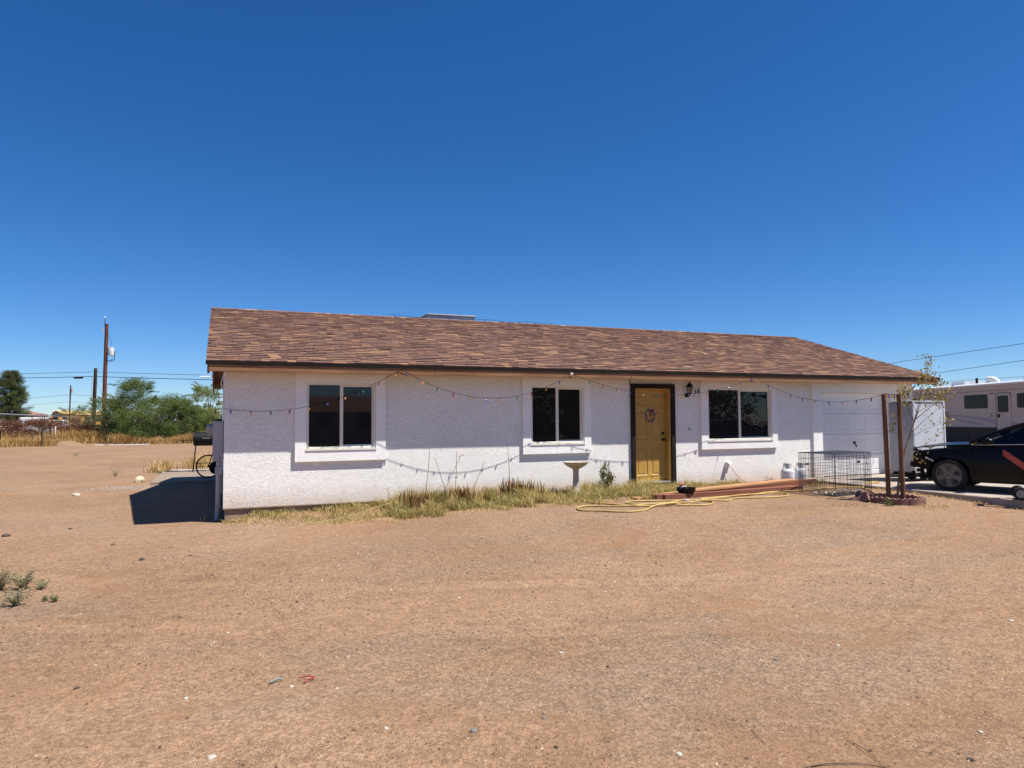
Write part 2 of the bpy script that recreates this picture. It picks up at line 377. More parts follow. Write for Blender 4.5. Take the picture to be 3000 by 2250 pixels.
SL=.3265; zE=2.545; yE=-.475; yR=4.54; zR=zE+(yR-yE)*SL
def zroof(y): return zE+(min(y,2*yR-y)-yE)*SL
for x0,x1 in ((0.002,.2),(L_-.2,L_-.002)):
    b=MB(); b.prism([(.2,0),(D_-.2,0),(D_-.2,2.5),(D_-.2,zroof(D_-.2)-.08),(yR,zR-.08),(.2,zroof(.2)-.08)],x0,x1,'x')
    b.build('gable_wall',STUCCO,H)
b=MB(); b.box((0,D_-.2,0),(L_,D_,2.5)); b.build('rear_wall',STUCCO,H)
b=MB(); b.box((.03,.03,-.6),(13.55,D_-.03,-.001)); b.box((13.55,.03,-.6),(L_-.03,D_-.03,-.035)); b.build('foundation',M('foundation_concrete',(.30,.20,.135),.95,scale=4,bump=.006),H)
# metal weep screed along the foot of the stucco
b=MB(); b.box((-.004,-.006,-.018),(8.3,.02,-.002)); b.box((9.47,-.006,-.018),(13.5,.02,-.002)); b.build('weep_screed',M('weep_screed',(.33,.24,.17),.6),H)
b=MB(); b.box((.25,3.2,0),(L_-.25,3.3,2.46)); b.box((.25,.25,2.42),(L_-.25,3.2,2.45)); b.box((.25,.25,.0),(13.4,3.2,.01)); b.build('interior',DARK,H)  # near-black lining: the unlit room's darkness is put into its colour

# windows: raised stucco surround, vinyl frame, sliding sash, two panes
DENT = M('stucco_edge',(.62,.47,.36),.9)
for wi,wd in enumerate(wins):
    x0,x1,z0,z1=wd['s']; a,c,e,g=wd['f']
    yf=-.040; yb=.05; t=.045
    b=MB(); b.bbox((a,yf,g-t),(c,yb,g),.006); b.bbox((a,yf,e),(c,yb,e+t+.01),.006); b.bbox((a,yf,e+t+.01),(a+t,yb,g-t),.006); b.bbox((c-t,yf,e+t+.01),(c,yb,g-t),.006)
    b.box((a-.012,yf-.03,e-.012),(c+.012,-P_-.002,e+.016))
    W=b.build('window',VINYL,H)
    b=pierced(x0,x1,z0,z1,-P_,-.001,[(a,c,e,g)]); b.build('surround',SURR,W)
    m=(a+c)/2
    b=MB(); b.bbox((m-.034,yf+.012,e+t+.01),(m+.026,yb-.02,g-t),.004)
    for q0,q1 in ((m+.026,c-t),):
        b.box((q0,.012,e+t+.012),(q1,.032,e+t+.04)); b.box((q0,.012,g-t-.028),(q1,.032,g-t-.002)); b.box((q1-.028,.012,e+t+.04),(q1-.001,.032,g-t-.028))
    b.build('sash',VINYL,W)
    for k,(q0,q1,yy) in enumerate(((a+t,m-.034,.0),(m+.026,c-t,.022))):
        b=MB(); b.box((q0,yy-.003,e+t+.01),(q1,yy+.003,g-t)); b.build('pane',SCREEN if (wi==0) else GLASS,W)
    if wi==2:
        b=MB()
        n=60
        for i in range(n):
            xa=a+.02+(m-a-.1)*i/n; xb=a+.02+(m-a-.1)*(i+1)/n; ya=.24+.03*math.sin(i*.9); y2=.24+.03*math.sin((i+1)*.9)
            b.add([(xa,ya,e-.1),(xb,y2,e-.1),(xb,y2,g+.05),(xa,ya,g+.05)],[(0,1,2,3)])
        b.build('curtain',M('dark_curtain',(.05,.047,.046),.9),W,smooth=True)
# bottles standing inside on the sill of the middle window
for i,(x,h,r,col,nm) in enumerate([(6.62,.17,.035,(.45,.10,.08),'squat red bottle with a pointed white cap'),(6.74,.24,.022,(.22,.05,.04),'slim brown bottle, second from the left'),(6.88,.40,.014,(.18,.17,.16),'tallest thin bottle'),(6.93,.19,.026,(.55,.56,.6),'pale grey bottle in the middle of the row'),(7.01,.18,.026,(.3,.33,.45),'blue-grey bottle at the right end')]):
    b=MB(); b.lathe([(r,0),(r,h*.55),(r*.35,h*.72),(r*.3,h),(0,h)],(x,.14,.998),14)
    o=b.build('bottle',M('bottle_%d'%i,col,.25),None,smooth=40); tag(o,nm+' on the middle window sill','bottle','bottles on the window sill')

# entrance door
x0,x1,z0,z1=door
yd=.125
b=MB(); lx0,lx1,lz0,lz1=x0+.02,x1-.05,.125,2.165
cols=[(lx0+.115,lx0+.395),(lx0+.50,lx0+.78)]; rows=[(.255,.86),(1.045,1.68),(1.81,2.045)]
pan=[(c0,c1,r0,r1) for c0,c1 in cols for r0,r1 in rows]
b=pierced(lx0,lx1,lz0,lz1,yd,yd+.04,pan); DR=b.build('door',YELLOW,H)
for (c0,c1,r0,r1) in pan:
    b=MB(); d=.045; y1_=yd+.016
    b.add([(c0,yd+.001,r0),(c1,yd+.001,r0),(c1,yd+.001,r1),(c0,yd+.001,r1),(c0+.018,y1_,r0+.018),(c1-.018,y1_,r0+.018),(c1-.018,y1_,r1-.018),(c0+.018,y1_,r1-.018),
           (c0+d,yd+.003,r0+d),(c1-d,yd+.003,r0+d),(c1-d,yd+.003,r1-d),(c0+d,yd+.003,r1-d)],
          [(0,1,5,4),(1,2,6,5),(2,3,7,6),(3,0,4,7),(4,5,9,8),(5,6,10,9),(6,7,11,10),(7,4,8,11),(8,9,10,11)])
    b.build('raised_panel',YELLOW,DR)
for zz,nm,r in ((1.185,'deadbolt',.034),(1.04,'door_knob',.032)):
    b=MB()
    if nm=='deadbolt': b.lathe([(0,-.03),(r*.6,-.03),(r,-.012),(r,0)],(lx1-.065,yd,zz),18,'y')
    else: b.lathe([(0,-.075),(r*.8,-.07),(r,-.05),(r*.8,-.03),(.014,-.025),(.014,-.012),(r,-.010),(r,0)],(lx1-.065,yd,zz),18,'y')
    b.build(nm,BLACK,DR,smooth=40)
b=MB(); b.box((x0-.001,-.02,.09),(x0+.018,.2,z1)); b.box((x1-.045,-.02,.09),(x1+.001,.2,z1)); b.box((x0+.018,-.02,2.168),(x1-.045,.2,z1+.001)); b.build('jamb',YELLOW,DR)
b=MB(); b.box((x0,-.03,.085),(x1,.2,.118)); b.build('threshold',M('aluminium_sill',(.5,.48,.44),.4,metal=.5),DR)
b=MB(); b.bbox((8.305,-P_,.0),(8.409,-.001,2.295),.006); b.bbox((9.353,-P_,.0),(9.467,-.001,2.295),.006); b.bbox((8.409,-P_,2.191),(9.353,-.001,2.295),.006); b.build('brown_trim',BROWN,DR)
b=MB(); b.box((8.30,-.012,2.296),(8.312,-.001,2.43)); b.build('trim_seam',BROWN,DR)

# garage door of four sections, each with four pressed panels
gx0,gx1=gar[:2]
GD=H
b=pierced(13.58,16.95,-.02,2.43,-P_,-.001,[(13.88,16.33,-.02,2.15)]); b.build('garage_surround',SURR,GD)
b=MB(); b.box((13.86,.201,0),(13.93,.26,2.14)); b.box((16.28,.201,0),(16.35,.26,2.14)); b.box((13.86,.201,2.09),(16.35,.26,2.16)); b.build('garage_door_stop',WHITEP,GD)
hsec=.53; secs={}
for r in range(4):
    za=.03+r*hsec; zb=za+hsec-.006; pw=(gx1-gx0)/4
    hl=[(gx0+i*pw+.09,gx0+(i+1)*pw-.09,za+.10,zb-.09) for i in range(4)]
    b=pierced(gx0-.02,gx1+.02,za,zb,.17,.20,hl); s_=secs[r]=b.build('garage_door_section',GDOOR,GD)
    for (c0,c1,r0,r1) in hl:
        b=MB(); y1_=.180; d=.05
        b.add([(c0,.171,r0),(c1,.171,r0),(c1,.171,r1),(c0,.171,r1),(c0+.014,y1_,r0+.014),(c1-.014,y1_,r0+.014),(c1-.014,y1_,r1-.014),(c0+.014,y1_,r1-.014),(c0+d,.174,r0+d),(c1-d,.174,r0+d),(c1-d,.174,r1-d),(c0+d,.174,r1-d)],
          [(0,1,5,4),(1,2,6,5),(2,3,7,6),(3,0,4,7),(4,5,9,8),(5,6,10,9),(6,7,11,10),(7,4,8,11),(8,9,10,11)])
        b.build('raised_panel',GDOOR,s_)
b=MB(); b.lathe([(0,-.03),(.03,-.03),(.035,-.004),(.035,0)],(15.19,.17,.86),14,'y'); b.tube([(15.19,.14,.87),(15.215,.135,.80),(15.24,.138,.745)],.013,8); b.build('handle',BLACK,secs[1])

# roof: deck, drip edge, fascia, barge boards, lookouts, shingles
xa,xb=-.29,17.62
RF=MB()
for sgn in (0,1):
    f=lambda y:(y if sgn==0 else 2*yR-y)
    t=.05
    v=[(xa,f(yE+.02),zE-t),(xb,f(yE+.02),zE-t),(xb,yR,zR-t),(xa,yR,zR-t),(xa,f(yE+.02),zE-.004),(xb,f(yE+.02),zE-.004),(xb,yR,zR-.004),(xa,yR,zR-.004)]
    RF.hexa(v)
RFo=RF.build('roof',DKWOOD,H)
b=MB(); b.box((xa-.015,yE-.012,zE-.062),(xb+.015,yE+.003,zE-.001)); b.build('drip_edge',DRIP,RFo)
fx=[xa+.03,3.7,8.05,12.55,13.75,xb-.03]
fz=[0,.004,-.003,.005,.012]
for i in range(5):
    b=MB(); b.bbox((fx[i]+.002,yE+.004,zE-.180+fz[i]),(fx[i+1]-.002,yE+.060,zE-.056),.004); b.build('fascia_board',WOOD,RFo)
b=MB(); b.box((xa+.06,yE+.061,zE-.06),(xb-.06,-.002,zE-.052)); b.build('soffit',DKWOOD,RFo)
for i in range(30):
    x=.25+.595*i
    b=MB(); b.hexa([(x,yE+.062,zE-.17),(x+.04,yE+.062,zE-.17),(x+.04,-.002,zE-.10),(x,-.002,zE-.10),(x,yE+.062,zE-.061),(x+.04,yE+.062,zE-.061),(x+.04,-.002,zE-.061),(x,-.002,zE-.061)]); b.build('rafter_tail',DKWOOD,RFo)
for xo,xw in ((xa+.01,.04),(xb-.05,.04)):
    for sgn in (0,1):
        f=lambda y:(y if sgn==0 else 2*yR-y)
        b=MB(); v=[(xo,f(yE+.062),zE-.21),(xo+xw,f(yE+.062),zE-.21),(xo+xw,yR,zR-.21),(xo,yR,zR-.21),(xo,f(yE+.062),zE-.055),(xo+xw,f(yE+.062),zE-.055),(xo+xw,yR,zR-.055),(xo,yR,zR-.055)]
        b.hexa(v); b.build('barge_board',DKWOOD,RFo)
for xo,x1_ in ((xa+.05,-.001),(L_+.001,xb-.05)):
    for y in np.arange(.3,9,1.22):
        z=zroof(y); b=MB(); b.box((xo,y,z-.19),(x1_,y+.045,z-.07)); b.build('lookout',DKWOOD,RFo)
    b=MB()
    for sgn in (0,1):
        f=lambda y:(y if sgn==0 else 2*yR-y)
        b.hexa([(xo,f(0),zroof(0)-.068),(x1_,f(0),zroof(0)-.068),(x1_,yR,zR-.068),(xo,yR,zR-.068),(xo,f(0),zroof(0)-.056),(x1_,f(0),zroof(0)-.056),(x1_,yR,zR-.056),(xo,yR,zR-.056)])
    b.build('gable_soffit',DKWOOD,RFo)
SHST=[(0,(.115,.072,.060)),(.2,(.158,.091,.071)),(.40,(.192,.103,.077)),(.60,(.165,.102,.084)),(.80,(.208,.120,.083)),(.93,(.275,.158,.096)),(1,(.325,.195,.115))]
SHI=Mrand('shingle_granules',SHST,.95,'island',.08,fine=.28,fscale=60); SHO=Mrand('shingle_granules_single',SHST,.95,'object',.08,fine=.28,fscale=60)
CS=math.cos(math.atan(SL)); SN=math.sin(math.atan(SL)); nrm=Vector((0,-SN,CS)); dirs=Vector((0,CS,SN))
slen=(yR-yE)/CS; ex=.143; shs=[]
base=Vector((0,yE,zE))
i=0
rr=random.Random(3)
while i*ex<slen-.02:
    x=xa-.012-rr.random()*.2; s0=i*ex-.012; 
    while x<xb+.01:
        wd=rr.choice((.13,.16,.19,.23,.28,.33)); x1=min(x+wd,xb+.012); x0=max(x,xa-.012)
        if x1-x0>.03:
            h=.019+rr.choice((0,0,.006,.008)); s1=min(s0+ex+.05,slen+.01); js=rr.uniform(-.004,.004)
            P0=lambda xx,sv,hv: base+Vector((xx,0,0))+dirs*sv+nrm*hv
            v=[P0(x0+.003,s0+js,.0),P0(x1-.003,s0+js,.0),P0(x1-.003,s0+js,h),P0(x0+.003,s0+js,h),P0(x1-.003,s1,.004),P0(x0+.003,s1,.004),P0(x1-.003,s1,.0),P0(x0+.003,s1,.0)]
            shs.append(v)
        x+=wd
    i+=1
SF=[(0,1,2,3),(3,2,4,5),(1,6,4,2),(0,3,5,7)]
cpos=Vector((-.06,-13.3,1.5))
shs.sort(key=lambda v:(v[0]-cpos).length)
for v in shs[:300]:
    c=(v[0]+v[4])/2; b=MB(); b.add(v,SF); o=b.build('shingle',SHO,RFo,loc=tuple(c-worg(RFo)))
    # keep object coordinates in step with the joined courses
b=MB()
for v in shs[300:]: b.add(v,SF)
# ridge caps and the far slope
for k in range(int((xb-xa)/.145)):
    x=xa+k*.145; 
    for sg in (1,-1):
        q=lambda dx,dy,h:(x+dx,yR-sg*dy,zR-dy*SL+h)
        b.add([q(0,0,.03),q(.2,0,.022),q(.2,.14,.020),q(0,.14,.028),q(0,.14,.0),q(0,0,.0)],[(0,1,2,3),(0,3,4,5)])
i=0
while i*ex<slen-.02:
    s0=i*ex
    Q=lambda xx,sv,hv: Vector((xx,2*yR-yE-CS*sv,zE+SN*sv+CS*hv))
    b.add([Q(xa,s0,0),Q(xb,s0,0),Q(xb,s0,.016),Q(xa,s0,.016),Q(xb,s0+ex,.004),Q(xa,s0+ex,.004)],[(3,2,1,0),(5,4,2,3)]); i+=1
o=b.build('shingle_courses',SHI,RFo); tag(o,kind='stuff')
# ================================================================ THINGS ON THE HOUSE
# rooftop cooler
t=thing('rooftop_cooler','grey metal cooler box behind the roof ridge','cooler',(5.75,5.4,3.95))
b=MB(); b.bbox((5.1,5.0,3.7),(6.45,6.1,4.37),.01); b.build('cabinet',STEEL,t)
b=MB(); b.bbox((5.07,4.97,4.372),(6.48,6.13,4.408),.008); b.build('lid',M('cooler_lid',(.30,.28,.27),.5,metal=.3),t)
b=MB(); b.tube([(4.85,5.05,4.05),(4.85,5.05,4.27)],.02,8); b.lathe([(0,.02),(.045,.0),(.045,-.03)],(4.85,5.05,4.29),10); b.build('vent_cap',STEEL,t)

# wall lantern beside the door
# lantern
t=thing('wall_lantern','black carriage lantern on the wall right of the yellow door','wall lamp',(9.81,-.06,2.0))
c=(9.795,-.15)
b=MB(); b.lathe([(.05,0),(.05,-.02),(.03,-.03),(0,-.03)],(9.81,-.001,2.05),16,'y'); b.tube([(9.81,-.02,2.05),(9.81,-.09,2.02),(9.81,-.15,2.05),(9.81,-.15,2.09)],.012,8); b.build('bracket',BLACK,t,smooth=40)
b=MB(); b.lathe([(.085,0),(.078,.03),(.05,.065),(.03,.075),(.028,.095),(.012,.10),(.015,.125),(0,.14)],(c[0],c[1],2.235),6); b.build('roof_cap',BLACK,t)
b=MB(); b.lathe([(0,-.02),(.03,-.015),(.052,0),(.055,.012)],(c[0],c[1],2.085),6); b.build('base_cup',BLACK,t)
b=MB()
for i in range(6):
    a=2*PI*i/6; b.tube([(c[0]+.05*math.cos(a),c[1]+.05*math.sin(a),2.095),(c[0]+.076*math.cos(a),c[1]+.076*math.sin(a),2.238)],.006,6)
b.build('cage_bars',BLACK,t)
b=MB(); b.lathe([(.046,0),(.071,.14)],(c[0],c[1],2.097),6); b.build('glass',Mglass('lantern_glass',(.7,.68,.6)),t)
b=MB(); b.lathe([(.012,0),(.012,.05),(0,.055)],(c[0],c[1],2.10),10); b.build('bulb_socket',WHITEP,t)

# house number plaque
t=thing('number_plaque','white plaque with black digits 68 beside the lantern','house number',(10.06,-.012,2.15))
b=MB(); b.bbox((9.93,-.014,2.075),(10.165,-.001,2.225),.004); b.build('plate',WHITEP,t)
def digits(txt,x,z,h,y,parent,mat,name='digit',rz=0,wscale=.8,adv=.72):
    out=[]
    for i,ch in enumerate(txt):
        cu=bpy.data.curves.new(name,'FONT'); cu.body=ch; cu.size=h*1.38; cu.extrude=.0015; cu.align_x='CENTER'; cu.offset=.004
        o=bpy.data.objects.new(name,cu); COL.objects.link(o)
        dg=bpy.context.evaluated_depsgraph_get(); me=bpy.data.meshes.new_from_object(o.evaluated_get(dg)); bpy.data.objects.remove(o)
        me.materials.clear(); me.materials.append(mat); o=bpy.data.objects.new(name,me); COL.objects.link(o)
        o.rotation_euler=(PI/2,0,0); o.scale=(wscale,1,1); o.parent=parent; o.location=Vector((x+i*h*adv,y,z))-worg(parent); out.append(o)
    return out
digits('68',10.055,2.095,.11,-.0165,t,M('digit_black',(.01,.01,.01),.5))

# wreath on the door
t=thing('door_wreath','small white berry wreath with red bow on the yellow door','wreath',(8.91,.11,1.44))
b=MB(); pts=[(8.91+.105*math.cos(a),.105,1.575+.125*math.sin(a)) for a in np.linspace(0,2*PI,25)]; b.tube(pts,.014,6,False); b.build('twig_ring',M('wreath_twig',(.06,.035,.03),.9),t)
b=MB()
for i in range(120):
    a=random.uniform(0,2*PI); rr_=.105+random.uniform(-.028,.028); r=random.uniform(.007,.014)
    b.lathe([(0,-r),(r,0),(0,r)],(8.91+rr_*math.cos(a),.085+random.uniform(-.012,.012),1.575+rr_*1.19*math.sin(a)),6)
o=b.build('berries',Mrand('wreath_berry',[(0,(.75,.74,.7)),(.6,(.6,.58,.55)),(.62,(.12,.08,.09)),(1,(.2,.12,.13))],.6),t); o['kind']='stuff'
b=MB()
for s_ in (-1,1):
    b.tube([(8.90,.078,1.69),(8.90+s_*.05,.066,1.715),(8.90+s_*.065,.07,1.68),(8.90,.076,1.682)],[.008,.02,.018,.008],8)
b.tube([(8.90,.072,1.69),(8.88,.07,1.62),(8.87,.075,1.54)],[.012,.016,.006],6); b.build('bow',M('bow_red',(.28,.02,.035),.6),t,smooth=True)
b=MB(); b.tube([(8.905,.10,1.70),(8.90,.11,1.76),(8.905,.12,1.80)],.004,6); b.build('hanging_loop',WHITEP,t)

# outdoor socket with an orange cord
t=thing('outdoor_socket','white weatherproof outlet box low on the wall under the right window','outlet',(10.93,-.03,.42))
b=MB(); b.bbox((10.87,-.05,.36),(10.98,-.001,.50),.008); b.build('box_body',WHITEP,t); b=MB(); b.hexa([(10.872,-.13,.46),(10.978,-.13,.46),(10.978,-.052,.495),(10.872,-.052,.495),(10.872,-.13,.468),(10.978,-.13,.468),(10.978,-.052,.503),(10.872,-.052,.503)]); b.build('lid',WHITEP,t)
b=MB(); b.tube([(10.93,-.06,.41),(10.97,-.09,.38),(11.06,-.10,.24),(11.2,-.12,.09),(11.4,-.2,.0),(11.7,-.4,.0),(12.0,-.5,.01)],.006,6); tag(b.build('power_cord',M('orange_cord',(.55,.12,.07),.5)),'thin orange power cord drooping from the wall outlet','cord')
b=MB(); b.lathe([(0,-.05),(.012,-.05),(.014,-.01),(.03,-.004),(.03,0)],(9.87,-.001,1.27),12,'y'); b.tube([(9.87,-.05,1.27),(9.87,-.055,1.225)],.008,6); tag(b.build('wall_hook',STEEL),'small metal hook on the wall below the lantern','hook')

# electric service panel on the gable end
t=thing('electric_panel','grey electric service panel and conduit on the left gable wall','electric panel',(-.1,.6,-.25))
b=MB(); b.bbox((-.185,.42,.80),(-.001,.86,1.53),.008); b.build('cabinet',GREYP,t)
b=MB(); b.bbox((-.178,.405,.815),(-.012,.4195,1.50),.004); b.build('cover',GREYP,t)
b=MB(); b.lathe([(.014,0),(.014,-.006),(0,-.006)],(-.06,.404,.86),14,'y'); b.build('knockout_plug',BLACK,t)
for zz in (1.0,1.38):
    b=MB(); b.tube([(-.176,.401,zz-.03),(-.176,.401,zz+.03)],.007,8); b.build('hinge',GREYP,t)
b=MB(); b.box((-.15,.5,1.5305),(-.03,.8,1.56)); b.build('cap_plate',BLACK,t)
b=MB(); b.lathe([(0,-.30),(.07,-.295),(.085,-.27),(.085,-.186)],(0,.95,1.38),20,'x'); b.build('meter',GREYP,t,smooth=40)
b=MB(); b.bbox((-.185,.865,.95),(-.001,1.12,1.50),.008); b.build('meter_box',GREYP,t)
b=MB(); b.tube([(-.08,.5,.79),(-.08,.5,.56),(-.085,.5,.40),(-.085,.5,0),(-.10,.5,-.26)],.042,14); b.build('conduit',GREYP,t,smooth=40)
b=MB(); b.bbox((-.14,.43,.56),(-.02,.56,.70),.006); b.build('junction_box',GREYP,t)
b=MB(); b.bbox((-.12,.6,.20),(-.002,.72,.62),.006); b.build('side_box',GREYP,t)
for x in (-.05,-.03): 
    b=MB(); b.tube([(x,.47,.80),(x,.47,.70)],.012,8); b.build('nipple',GREYP,t)
b=MB(); b.tube([(-.13,.47,-.02),(-.03,.455,-.02)],.012,6); b.build('strap',GREYP,t)
b=MB(); b.tube([(-.02,.35,2.36),(-.06,.36,2.2),(-.018,.38,2.05),(-.02,.38,1.8),(-.06,.4,1.58)],.009,6); tag(b.build('cable',WHITEP),'thin white cable hanging down the gable wall above the panel','cable')
b=MB(); b.tube([(-.20,8.6,2.82),(-.60,8.5,2.80),(-.62,8.5,2.74)],.017,10); tag(b.build('pipe_arm',WHITEP),'short white pipe sticking out under the left gable','pipe')

# coloured string lights
def cat(a,b_,sag,n):
    a=Vector(a); b_=Vector(b_); return [a.lerp(b_,i/n)+Vector((0,0,-4*sag*(i/n)*(1-i/n))) for i in range(n+1)]
BC={'red':(.35,.012,.02),'amber':(.62,.33,.03),'blue':(.07,.08,.42),'orange':(.75,.30,.08),'green':(.02,.26,.17)}
BM={k:M('bulb_'+k,v_,.15,var=.03) for k,v_ in BC.items()}
order=['red','amber','blue','orange','green']
def bulbmesh(k):
    b=MB(); b.cur=0; b.lathe([(.009,.0),(.011,-.030),(.0,-.031)],(0,0,0),8); b.cur=1; b.lathe([(.010,-.028),(.017,-.045),(.017,-.055),(.011,-.078),(0,-.098)],(0,0,0),8)
    return b
bm={}
def lights(name,label,paths,spacing,start=0,scale=1,group=None):
    allp=[]
    t=thing(name,label,'string lights',paths[0][0],0,group)
    b=MB()
    for p in paths: b.tube(p,.004*scale,5)
    b.build('wire',BLACK,t); k=start
    for p in paths:
        acc=spacing*.35
        for i in range(len(p)-1):
            seg=(p[i+1]-p[i]).length
            while acc<seg:
                q=p[i].lerp(p[i+1],acc/seg); c_=order[k%5]; k+=1
                if c_ not in bm:
                    o=bulbmesh(c_).build('bulb',[BLACK,BM[c_]],t,smooth=40,world=False); bm[c_]=o.data
                else:
                    o=bpy.data.objects.new('bulb',bm[c_]); COL.objects.link(o); o.parent=t
                o.location=q-worg(t); o.rotation_euler=(random.uniform(-.3,.3),random.uniform(-.3,.3),random.uniform(0,6)); o.scale=(scale*.86,)*3
                acc+=spacing
            acc-=seg
    return t
A0=Vector((-.012,-.05,1.74)); A1=Vector((3.04,-.49,2.47)); A2=Vector((6.6,-.49,2.45)); A3=Vector((11.38,-.49,2.46)); A4=Vector((11.56,-3.80,1.96)); A5=Vector((16.68,-.49,2.36))
def sagc(a,b_,low,n=26):
    # parabola through both ends whose lowest point is near 'low' (fraction, z)
    f_,z_=low; a=Vector(a); b_=Vector(b_); lin=a.z+(b_.z-a.z)*f_; k=(lin-z_)/(f_*(1-f_))
    return [a.lerp(b_,i/n)+Vector((0,0,-k*(i/n)*(1-i/n))) for i in range(n+1)]
p1=sagc(A0,A1,(.45,1.77)); p2=sagc(A1,A2,(.5,1.936)); p3=sagc(A2,A3,(.53,2.035)); p4=sagc(A3,A4,(.55,1.86)); p5=sagc(A4,A5,(.4,2.03))
lights('string_lights','string of coloured bulbs swagged from the front eave of the house',[p1,p2,p3],.333,2)
lights('string_lights','string of coloured bulbs running from the eave to the tree stakes',[p4,p5],.333,1)
pg=[Vector((-.05,-.02+.0*i,1.74)).lerp(Vector((-.14,.9,2.05)),i/12)+Vector((-.05*math.sin(i),0,-.25*math.sin(PI*i/12))) for i in range(13)]
lights('string_lights','string of coloured bulbs bunched around the left gable corner',[pg],.3,3)
rp=[Vector((x,4.15-.0*x,zroof(4.15)+.055+.02*math.sin(x*3))) for x in np.arange(11.2,16.6,.3)]
lights('string_lights','dark bulb string lying on the roof right of the ridge middle',[rp],.45,0,1.1)
rp=[Vector((x,4.5,zR+.05+.02*math.sin(x*5))) for x in np.arange(3.9,8.8,.25)]
lights('string_lights','dark bulb string lying along the ridge by the cooler box',[rp],.5,2,1.1)
for i,(x,nm) in enumerate(((6.6,'light clip at the eave above the middle window'),(10.62,'pale plug hanging on the bulb string at the right window'))):
    b=MB(); b.bbox((x-.03,-.515 if i==0 else -.505,2.43 if i==0 else 2.20),(x+.03,-.495 if i==0 else -.48,2.47 if i==0 else 2.225),.004); tag(b.build('string_clip',M('clip_%d'%i,(.6,.6,.62),.4)),nm,'clip')
# ================================================================ FRONT YARD
def blades(name, xy, h, wd, mat, lean=.5, seed=0, zfun=gz, curve=.5):
    """tapering bent blades: 2 segments each; xy (n,2), h (n,), wd (n,)"""
    r=np.random.default_rng(seed); n=len(xy); xy=np.asarray(xy); h=np.asarray(h)
    a=r.uniform(0,2*PI,n); l=r.uniform(.05,lean,n)*h; dx=np.cos(a)*l; dy=np.sin(a)*l
    b=a+PI/2+r.uniform(-.6,.6,n); wx=np.cos(b)*wd/2; wy=np.sin(b)*wd/2
    z=zfun(xy[:,0],xy[:,1])-.01; V=np.zeros((n,5,3))
    V[:,0]=np.stack([xy[:,0]-wx,xy[:,1]-wy,z],-1); V[:,1]=np.stack([xy[:,0]+wx,xy[:,1]+wy,z],-1)
    mx=xy[:,0]+dx*curve*.6; my=xy[:,1]+dy*curve*.6; mz=z+h*.6
    V[:,2]=np.stack([mx+wx*.75,my+wy*.75,mz],-1); V[:,3]=np.stack([mx-wx*.75,my-wy*.75,mz],-1)
    V[:,4]=np.stack([xy[:,0]+dx,xy[:,1]+dy,z+h*r.uniform(.85,1,n)],-1)
    i=np.arange(n)[:,None]*5
    T=np.concatenate([i+np.array([[0,1,2]]),i+np.array([[0,2,3]]),i+np.array([[3,2,4]])],0)
    return npmesh(name,V.reshape(-1,3),T,mat)
GRASS=Mrand('yard_grass_blades',[(0,(.12,.125,.03)),(.22,(.23,.20,.05)),(.45,(.40,.30,.10)),(.75,(.54,.41,.17)),(1,(.62,.51,.26))],.8,trans=.25)
GREEN=Mrand('yard_green_blades',[(0,(.045,.085,.02)),(.5,(.10,.14,.035)),(.8,(.22,.21,.06)),(1,(.4,.31,.11))],.8,trans=.25)
STRAW=Mrand('straw_blades',[(0,(.34,.21,.07)),(.5,(.50,.34,.13)),(1,(.62,.47,.22))],.8,trans=.2)
fx=np.array([0,.7,1.74,2.9,3.8,4.76,5.84,7.0,8.0,9.2,11,13.4]); fy=np.array([-.12,-.45,-.95,-1.3,-1.3,-1.4,-1.85,-1.75,-1.5,-.75,-.42,-.5])
def strip(n,x0,x1,rng,pw=1.0,dn=None):
    x=rng.uniform(x0,x1,n); t=rng.uniform(0,1,n)**pw; y=-.02+t*(np.interp(x,fx,fy)+.02)*(1+.16*np.sin(x*4.3)+.1*np.sin(x*11+1))+rng.normal(0,.06,n)
    y=np.minimum(y,-.015)
    k=rng.uniform(0,1,n)<np.interp(x,[0,1,2.5,2.9,4.2,4.6,4.95,5.6,6.1,7,8.4,9.5,11,13.4],[.35,.5,.55,1,1,.4,1,1,.55,.85,.9,.7,.6,.5]); x=x[k];y=y[k];n=len(x)
    if dn is not None:
        k=rng.uniform(0,1,n)<dn(x,y); x=x[k];y=y[k]
    return np.stack([x,y],-1)
r=np.random.default_rng(5)
patch=lambda x,y: .5+.5*np.sin(x*5.1+2*np.sin(y*4))*np.sin(y*6.3+x*2.2)
xy=np.concatenate([strip(16000,.02,2.8,r,1,lambda x,y:.25+.6*patch(x,y)),strip(42000,2.7,9.6,r,1,lambda x,y:.3+.7*patch(x,y)),strip(5000,9.4,11.2,r),strip(900,11.2,13.3,r)])
hm=lambda x,y:np.interp(x,[0,1.5,2.6,3.2,4.2,4.6,5.2,5.8,6.5,7.5,8.3,9.5,11,13.4],[.09,.11,.15,.30,.29,.17,.30,.20,.20,.26,.22,.15,.12,.08])*(1-.45*np.clip(y/np.interp(x,fx,fy),0,1))
h=hm(xy[:,0],xy[:,1])*r.uniform(.3,1.3,len(xy))*(.35+1.05*patch(xy[:,0]*1.7+3,xy[:,1]*.8))
tag(blades('grass',xy,h,.0075,GRASS,1.7,1),'strip of half dry yellow grass along the front wall','grass',kind='stuff')
xy=np.concatenate([strip(8500,2.7,8.6,r,.8,lambda x,y:np.clip(1.5*patch(x+.7,y*1.3)-.35,0,1)),strip(500,.3,2.5,r,1,lambda x,y:patch(x,y))])
h=hm(xy[:,0],xy[:,1])*r.uniform(.4,.9,len(xy))
tag(blades('grass',xy,h,.009,GREEN,1.6,2),'greener grass growing among the dry strip by the wall','grass',kind='stuff')
